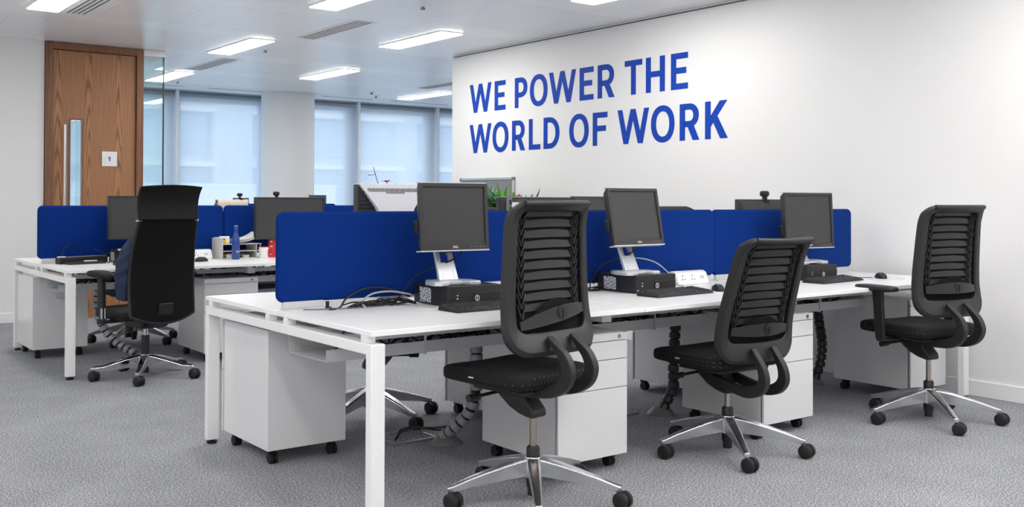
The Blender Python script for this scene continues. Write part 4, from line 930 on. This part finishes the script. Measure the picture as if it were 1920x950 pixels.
def spine(label, pts, foot, m1=GREYP, m2=BLACK, fa=0.0):
    s_ = thing('cable_spine', label, 'cable guide', (foot[0], foot[1], 0), 0, 'segmented vertical cable guides'); o_ = Vector((foot[0], foot[1], 0))
    P_ = [Vector(p_)-o_ for p_ in pts]; q = [2*P_[0]-P_[1]]+P_+[2*P_[-1]-P_[-2]]; C = []
    for i in range(1, len(q)-2):
        for j in range(24):
            u = j/24; a, b, c, d = q[i-1:i+3]; C.append(0.5*((2*b)+(c-a)*u+(2*a-5*b+4*c-d)*u*u+(3*b-a-3*c+d)*u**3))
    C.append(P_[-1]); acc = 0; nxt = 0; mb = MB(); lk = MB()
    for a, b in zip(C, C[1:]):
        d = (b-a); acc += d.length
        if acc >= nxt:
            t_ = d.normalized(); mb.cyl(a, a+t_*0.034, 0.031, 0.033, 18); nxt = acc+0.043
    lk.tube([p_ for p_ in C[::6]]+[C[-1]], 0.023, 12, smooth=0)
    obj('segments', mb, m1, s_, bevel=0.002); obj('core', lk, m2, s_)
    bs = MB().rings([[(rr*cos(2*pi*k/28), rr*0.8*sin(2*pi*k/28), z) for k in range(28)] for rr, z in ((0.085, 0.0), (0.085, 0.006), (0.06, 0.03), (0.035, 0.045), (0.02, 0.048))])
    obj('foot', bs, GREYP, s_)
SPM = mat('grey_spine_plastic', (150, 152, 155), 0.3); SPD = mat('dark_spine_plastic', (58, 59, 62), 0.35)
spine('grey segmented cable spine curving to the floor left of the nearest chair', [(2.85, 4.0, 0.55), (2.852, 4.0, 0.42), (2.85, 4.0, 0.28), (2.83, 4.02, 0.18), (2.79, 4.08, 0.10), (2.775, 4.15, 0.05)], (2.79, 4.17), SPM)
spine('dark segmented cable spine under the front bench left of the middle chair', [(4.235, 3.98, 0.55), (4.222, 3.98, 0.40), (4.215, 3.98, 0.26), (4.212, 3.98, 0.15), (4.165, 4.0, 0.05)], (4.15, 4.02), SPD)
spine('dark segmented cable spine hanging under the front bench near the lettered wall', [(5.645, 4.05, 0.55), (5.67, 4.05, 0.42), (5.703, 4.05, 0.28), (5.69, 4.05, 0.15), (5.65, 4.06, 0.05)], (5.64, 4.07), SPD)
spine('grey segmented cable spine beside the high-back chair', [(2.13, 7.93, 0.55), (2.12, 7.92, 0.40), (2.15, 7.88, 0.25), (2.23, 7.80, 0.13), (2.33, 7.69, 0.05)], (2.36, 7.66), SPM)
fb = thing('floor_box', 'metal floor outlet box with cables under the left front desk', 'floor box', (2.68, 4.34, 0))
obj('lid', MB().box(-0.12, -0.05, 0.0005, 0.12, 0.14, 0.006), CARPET, fb, bevel=0.002); obj('rim', MB().strip([(-0.135, -0.065), (0.135, -0.065), (0.135, 0.155), (-0.135, 0.155)], [(-0.12, -0.05), (0.12, -0.05), (0.12, 0.14), (-0.12, 0.14)], lambda a, b: (a, b, 0.0005), lambda a, b: (a, b, 0.008), True), GREYP, fb)
cable('black cable running from the floor outlet box to the spine', [(2.62, 4.36, 0.01), (2.63, 4.33, 0.06), (2.68, 4.27, 0.075), (2.74, 4.18, 0.07), (2.79, 4.10, 0.085)], 0.005); cable('second black cable from the floor outlet box, closer to the camera', [(2.59, 4.33, 0.01), (2.61, 4.30, 0.055), (2.66, 4.24, 0.08), (2.72, 4.17, 0.085), (2.78, 4.09, 0.10)], 0.005)
fb = thing('floor_box', 'metal floor outlet box behind the nearest white drawer pedestal', 'floor box', (3.92, 4.20, 0)); obj('lid', MB().box(-0.12, -0.09, 0.0005, 0.12, 0.09, 0.006), CARPET, fb, bevel=0.002)
obj('rim', MB().strip([(-0.135, -0.105), (0.135, -0.105), (0.135, 0.105), (-0.135, 0.105)], [(-0.12, -0.09), (0.12, -0.09), (0.12, 0.09), (-0.12, 0.09)], lambda a, b: (a, b, 0.0005), lambda a, b: (a, b, 0.008), True), GREYP, fb)

# ------------------------------------------------------------------ things on the rear bench
G2 = 'monitors on the rear desks'
monitor('dark monitor partly hidden behind the black high-back chair', 2.34, 7.72, R(2), 0.40, 0.325, 0.905, 2, style='flat', zbase=0.823, name=None, grp=G2)
pc('black desktop computer behind the high-back chair, white paper on top', 2.20, 7.62, h=0.093)
tag(obj('paper_sheets', MB().box(2.205, 7.64, 0.8235, 2.33, 7.70, 0.835), PAPER, bevel=0.002), 'white pad on the desktop computer behind the high-back chair', 'paper')
monitor('wide dark monitor on the rear bench, left of the front blue screen', 3.61, 7.74, R(3), 0.63, 0.345, 0.88, 0, style='flat', name=None, grp=G2)
keyboard('black keyboard at the left of the high-back chair', 2.12, 7.36, R(3))
dk = thing('docking_bar', 'long black docking bar at the left end of the rear bench', 'dock', (1.985, 7.83, 0.73), R(14))
obj('body', MB().box(-0.19, -0.03, 0, 0.19, 0.03, 0.048), BLACK, dk, bevel=0.006); obj('top_plate', MB().box(-0.12, -0.028, 0.048, 0.18, 0.028, 0.053), GREYP, dk, bevel=0.002); obj('port', MB().box(-0.185, -0.012, 0.0485, -0.13, 0.012, 0.056), LOGO, dk, bevel=0.002)
tag(obj('notebook', MB().box(0, 0, 0, 0.27, 0.11, 0.014), BLACK, bevel=0.003, loc=(1.86, 7.655, 0.7302), rz=R(12)), 'black notebook lying in front of the docking bar', 'notebook')
pn = thing('pen', 'white pen lying on the black notebook', 'pen', (1.975, 7.727, 0.7505), R(14)); obj('barrel', MB().cyl((0, 0, 0), (0.10, 0, 0), 0.005), PAPER, pn); obj('tip', MB().cyl((-0.018, 0, 0), (0, 0, 0), 0.0015, 0.004), GREYP, pn)
cable('black cable arching above the docking bar', [(1.84, 7.82, 0.78), (1.86, 7.83, 0.84), (1.92, 7.87, 0.87), (1.98, 7.89, 0.845), (1.99, 7.895, 0.735)], 0.003)
cable('black cable crossing between docking bar and desktop computer', [(2.08, 7.86, 0.83), (2.14, 7.84, 0.80), (2.18, 7.80, 0.76), (2.15, 7.74, z0)], 0.003); cable('second black cable crossing toward the desktop computer', [(2.10, 7.80, z0), (2.14, 7.80, 0.77), (2.20, 7.88, 0.82), (2.25, 7.94, 0.82)], 0.003)
mouse('black mouse on the rear bench in front of the power module', 2.78, 7.53, R(-70), 0.7302)
og = thing('paper_sorter', 'grey three-tier paper sorter on the rear bench', 'paper sorter', (3.02, 7.72, 0.73), R(2))
W3, D3, H3 = 0.335, 0.24, 0.165
obj('side_panel', MB().box(0, 0, 0, 0.006, D3, H3), BEIGE, og, bevel=0.001); obj('side_panel', MB().box(W3-0.045, 0, 0, W3-0.039, D3, 0.12), BEIGE, og, bevel=0.001); obj('back_panel', MB().box(0.006, D3-0.005, 0, W3-0.045, D3, 0.12), BEIGE, og)
for z in (0.0, 0.058, 0.114): obj('shelf', MB().box(0.006, -0.005 if z else 0, z, W3, D3-0.006, z+0.005), BEIGE, og)
q = random.Random(5)
for k in range(5):
    a = 0.03*k-0.04
    tag(obj('paper_sheets', MB().grid(lambda u, v, o: (u*0.21, v*0.17, 0.006*k+0.02*(u-0.3)**2*4+o+0.02*u), 8, 2, 0.0015), PAPER, loc=(3.135+0.004*k, 7.735, 0.8545), rz=a), ['lowest', 'second', 'middle', 'fourth', 'topmost'][k]+' white sheet of the loose stack on the paper sorter', 'paper', 'loose papers on the sorter')
tag(obj('stapler_box', MB().box(0, 0, 0, 0.085, 0.13, 0.05).box(0.0, 0.0, 0.05, 0.085, 0.02, 0.06), SOCK, bevel=0.006, loc=(3.028, 7.80, 0.8495)), 'small white box at the top left of the paper sorter', 'box')
tag(obj('highlighter_block', MB().box(0, 0, 0, 0.03, 0.03, 0.034).box(0.004, 0.004, 0.034, 0.026, 0.026, 0.042, 1), [YEL, BLACK], bevel=0.003, loc=(3.032, 7.745, 0.8492)), 'small bright yellow pack on the paper sorter', 'stationery')
tag(obj('card_box', MB().box(0, 0, 0, 0.06, 0.06, 0.026).box(-0.002, -0.002, 0.02, 0.062, 0.062, 0.03), PAPER, bevel=0.002, loc=(3.07, 7.76, 0.7352)), 'small white box on the lowest shelf, left of the bottle', 'box')
tag(obj('tape_roll', MB().strip([(0.03*cos(2*pi*i/24), 0.03*sin(2*pi*i/24)) for i in range(24)], [(0.018*cos(2*pi*i/24), 0.018*sin(2*pi*i/24)) for i in range(24)], lambda a, b: (a, b, 0), lambda a, b: (a, b, 0.022), True), BEIGE, loc=(3.235, 7.77, 0.7355)), 'small pale tape roll on the lowest shelf, right of the bottle', 'tape')
bt = thing('water_bottle', 'navy blue metal water bottle in front of the paper sorter', 'bottle', (3.10, 7.645, 0.73))
obj('flask', MB().lathe([(0.029, 0), (0.031, 0.003), (0.031, 0.13), (0.029, 0.165), (0.022, 0.195), (0.0165, 0.215), (0.0165, 0.22)], n=36), BOTTLE, bt, ang=60)
obj('cap', MB().lathe([(0.018, 0.22), (0.0185, 0.222), (0.0185, 0.262), (0.0175, 0.266)], n=30), BOTTLE, bt)
obj('cap_top', MB().lathe([(0.0165, 0.266), (0.016, 0.268)], n=30), BSTEEL, bt)
va = R(-90+20)
bl_ = text_mb('BLUE', 0.021, axes((0.0, 0.0, 0.062), (1, 0, 0), (0, 0, 1), (0, -1, 0))); bl_.v = [(0.0317*sin(R(28)+x_/0.031), -0.0317*cos(R(28)+x_/0.031), z_) for x_, y_, z_ in bl_.v]
obj('print', bl_, LOGO, bt)
mg = thing('mug', 'white mug with a red mark beside the paper sorter', 'mug', (3.36, 7.70, 0.73))
obj('cup', MB().lathe([(0.034, 0), (0.038, 0.004), (0.040, 0.092), (0.0375, 0.092), (0.035, 0.008), (0.001, 0.006)], n=36), SOCK, mg, ang=50); obj('rim', MB().lathe([(0.0402, 0.088), (0.0405, 0.0925), (0.0372, 0.0925), (0.0373, 0.088)], n=36), RED, mg)
obj('handle', MB().tube([(0.037, -0.012, 0.078), (0.062, -0.02, 0.072), (0.066, -0.021, 0.045), (0.058, -0.018, 0.022), (0.036, -0.011, 0.016)], 0.006), RED, mg)
obj('mark', MB().grid(lambda u, v, o: ((0.0400+o)*cos(R(-55+u*32)), (0.0400+o)*sin(R(-55+u*32)), 0.02+v*0.05), 6, 2, 0.0008), RED, mg)
tag(obj('spoon', MB().tube([(-0.005, 0, 0.012), (-0.028, 0.0, 0.10), (-0.034, 0.0, 0.122)], 0.004), BSTEEL, loc=(3.36, 7.70, 0.73)), 'spoon standing in the white mug', 'spoon')
rb = thing('red_carton', 'tall red carton at the edge of the front blue screen', 'carton', (3.47, 7.79, 0.73), R(-8)); obj('box', MB().hexa([(-0.035, -0.02, 0), (0.04, -0.02, 0), (0.04, 0.02, 0), (-0.035, 0.02, 0)], [(-0.026, -0.018, 0.15), (0.04, -0.018, 0.15), (0.04, 0.018, 0.15), (-0.026, 0.018, 0.15)]), RED, rb, bevel=0.002)
obj('label', MB().box(-0.018, -0.0212, 0.122, 0.0, -0.0195, 0.136).box(-0.02, -0.0212, 0.085, 0.002, -0.0195, 0.096).box(-0.02, -0.0212, 0.02, -0.006, -0.0202, 0.03), LOGO, rb)
st = thing('storage_crate', 'pale crate with black lid and handle under the rear bench', 'crate', (3.62, 8.25, 0)); obj('tub', MB().hexa([(-0.15, -0.2, 0), (0.2, -0.2, 0), (0.2, 0.2, 0), (-0.15, 0.2, 0)], [(-0.17, -0.22, 0.45), (0.22, -0.22, 0.45), (0.22, 0.22, 0.45), (-0.17, 0.22, 0.45)]), mat('crate_plastic', (196, 208, 222), 0.5), st, bevel=0.01)
obj('lid', MB().box(-0.18, -0.23, 0.45, 0.23, 0.23, 0.485), BLACK, st, bevel=0.008); obj('handle', MB().box(-0.06, -0.235, 0.35, 0.08, -0.21, 0.385), BLACK, st, bevel=0.005)

# ------------------------------------------------------------------ far bench
G3 = 'monitors on the farthest bench'
dark_back('small dark monitor above the far screen, left of the wide dark monitor', 4.52, 11.0, 0.26, 0.26, 1.222, zbase=0.73, grp=G3, rz=pi+0.5, m=mat('blue_grey_casing', (64, 86, 104), 0.4))
dark_back('small dark monitor above the far screen, right of the wide dark monitor', 5.46, 10.95, 0.26, 0.27, 1.258, zbase=0.73, grp=G3, rz=pi+0.25, m=mat('teal_casing', (52, 72, 88), 0.4))
dark_back('dark monitor hidden behind the wide dark monitor near the column', 4.95, 10.95, 0.44, 0.28, 1.225, zbase=0.73, grp=G3)
webcam('tiny webcam on the farther monitor, left of the column', 4.50, 10.99, 1.2225, pi, 0.9)
webcam('webcam rising above the wide dark monitor in front of the column', 4.93, 10.95, 1.2255, pi+0.6, 1.25)
# ------------------------------------------------------------------ notice board, planter, flowers
nb = thing('notice_board', 'grey notice board in an aluminium frame on the lettered wall', 'notice board', (6.1, 8.395, 0))
obj('board', MB().box(0.0, -0.455, 0.75, 0.014, 0.455, 1.42), FELT, nb)
obj('frame', MB().box(-0.006, -0.47, 1.412, 0.018, 0.47, 1.437).box(-0.006, -0.47, 0.733, 0.018, 0.47, 0.757).box(-0.006, -0.47, 0.757, 0.018, -0.448, 1.412).box(-0.006, 0.448, 0.757, 0.018, 0.47, 1.412), BSTEEL, nb, bevel=0.002)
cn = MB()
for sy in (-1, 1):
    for z in (0.733, 1.408): cn.box(-0.008, sy*0.458-0.015, z-0.002, 0.019, sy*0.458+0.015, z+0.031)
obj('corner_cap', cn, GREYP, nb, bevel=0.003)
pl = thing('planter', 'leafy mixed plants in a tall dark planter by the lettered wall', 'plant', (5.74, 7.5, 0), 0)
obj('trough', MB().box(-0.17, -0.46, 0, 0.17, 0.46, 1.10).box(-0.18, -0.47, 1.10, 0.18, 0.47, 1.135), PLANTER, pl, bevel=0.006)
obj('soil', MB().box(-0.165, -0.455, 1.10, 0.165, 0.455, 1.1365), SOIL, pl)
def leaf(mb, base, d, ln_, wd_, droop, q, m=0):
    d = Vector(d).normalized(); sd = d.cross(Vector((0, 0, 1))).normalized(); nseg = 7; rows = []
    for i in range(nseg+1):
        u = i/nseg; c = Vector(base)+d*ln_*u-Vector((0, 0, 1))*droop*ln_*u*u; w_ = wd_*sin(pi*(0.08+0.92*u)**0.8)*(1-0.15*u)+0.0008; nrm = sd.cross(d)
        rows.append([c+sd*w_, c+nrm*0.15*w_-nrm*0.001, c-sd*w_, c-nrm*0.15*w_*0+nrm*0.001])
    mb.rings(rows, m)
q = random.Random(11); fol = {'leaves_bright': (MB(), LEAF1), 'leaves_dark': (MB(), LEAF2), 'leaves_variegated': (MB(), LEAFV)}
for cy, key, n_, h_, w_ in ((0.30, 'leaves_variegated', 18, 0.2, 0.016), (0.26, 'leaves_dark', 24, 0.19, 0.022), (0.08, 'leaves_bright', 34, 0.17, 0.02), (-0.06, 'leaves_bright', 22, 0.13, 0.018), (-0.17, 'leaves_dark', 16, 0.12, 0.016), (-0.30, 'leaves_dark', 12, 0.12, 0.014), (0.14, 'leaves_bright', 8, 0.23, 0.016), (0.36, 'leaves_bright', 12, 0.12, 0.02)):
    for k in range(n_):
        a = q.uniform(0, 2*pi); e = q.uniform(0.35, 1.25)
        leaf(fol[key][0], (q.uniform(-0.04, 0.04), cy+q.uniform(-0.04, 0.04), 1.13+q.uniform(0, 0.05)), (cos(a)*cos(e), sin(a)*cos(e), sin(e)), h_*q.uniform(0.75, 1.2), w_*q.uniform(0.9, 1.5), q.uniform(0.0, 0.35), q)
leaf(fol['leaves_dark'][0], (0, -0.33, 1.13), (0.1, -0.45, 1), 0.21, 0.02, 0.0, q); leaf(fol['leaves_bright'][0], (0, 0.02, 1.14), (0, 0.05, 1), 0.22, 0.018, 0.0, q); leaf(fol['leaves_variegated'][0], (0, 0.24, 1.13), (0.02, 0.12, 1), 0.23, 0.014, 0.0, q)
for k_, (b_, m_) in fol.items(): obj(k_, b_, m_, pl, ang=80)
fp = MB()
for k in range(14): fp.sell((q.uniform(-0.02, 0.02), -0.10+q.uniform(-0.018, 0.018), 1.19+q.uniform(0, 0.07)), 0.012, 0.012, 0.010, nu=10, nv=6)
obj('purple_flower', fp, PURP, pl); obj('flower_stem', MB().tube([(0, -0.10, 1.13), (0, -0.10, 1.2)], 0.003), STEM, pl)
vs_ = thing('flower_vase', 'slim vase of pink flowers behind the silver monitor', 'flowers', (2.80, 4.72, 0.73))
obj('vase', MB().lathe([(0.03, 0), (0.04, 0.02), (0.042, 0.12), (0.022, 0.2), (0.026, 0.23), (0.022, 0.23), (0.018, 0.2), (0.001, 0.19)], n=28), mat('vase_ceramic', (220, 222, 226), 0.3), vs_)
sm = MB(); pt = MB()
for pts in ([(0, 0, 0.2), (-0.06, -0.0, 0.48), (-0.10, 0.0, 0.60), (-0.118, 0.0, 0.655)], [(0, 0, 0.2), (-0.02, 0, 0.45), (-0.035, 0, 0.585)], [(0, 0, 0.2), (0.02, 0, 0.45), (0.02, 0, 0.57)]): sm.tube(pts, 0.002, 6)
sm.tube([(-0.104, 0, 0.615), (-0.13, 0.0, 0.612), (-0.145, 0.01, 0.612)], 0.0015, 6)
obj('stems', sm, STEM, vs_)
leaf(pt, (-0.13, 0.005, 0.614), (-1, 0.3, 0.05), 0.045, 0.010, 0.3, q); leaf(pt, (-0.13, 0.005, 0.612), (-1, 0.4, -0.5), 0.04, 0.007, 0.2, q)
for k in range(6): leaf(pt, (-0.035, 0, 0.575), (cos(k), sin(k), 0.3+0.1*k), 0.035, 0.010, 0.3, q)
obj('petals', pt, PINK, vs_, ang=80)
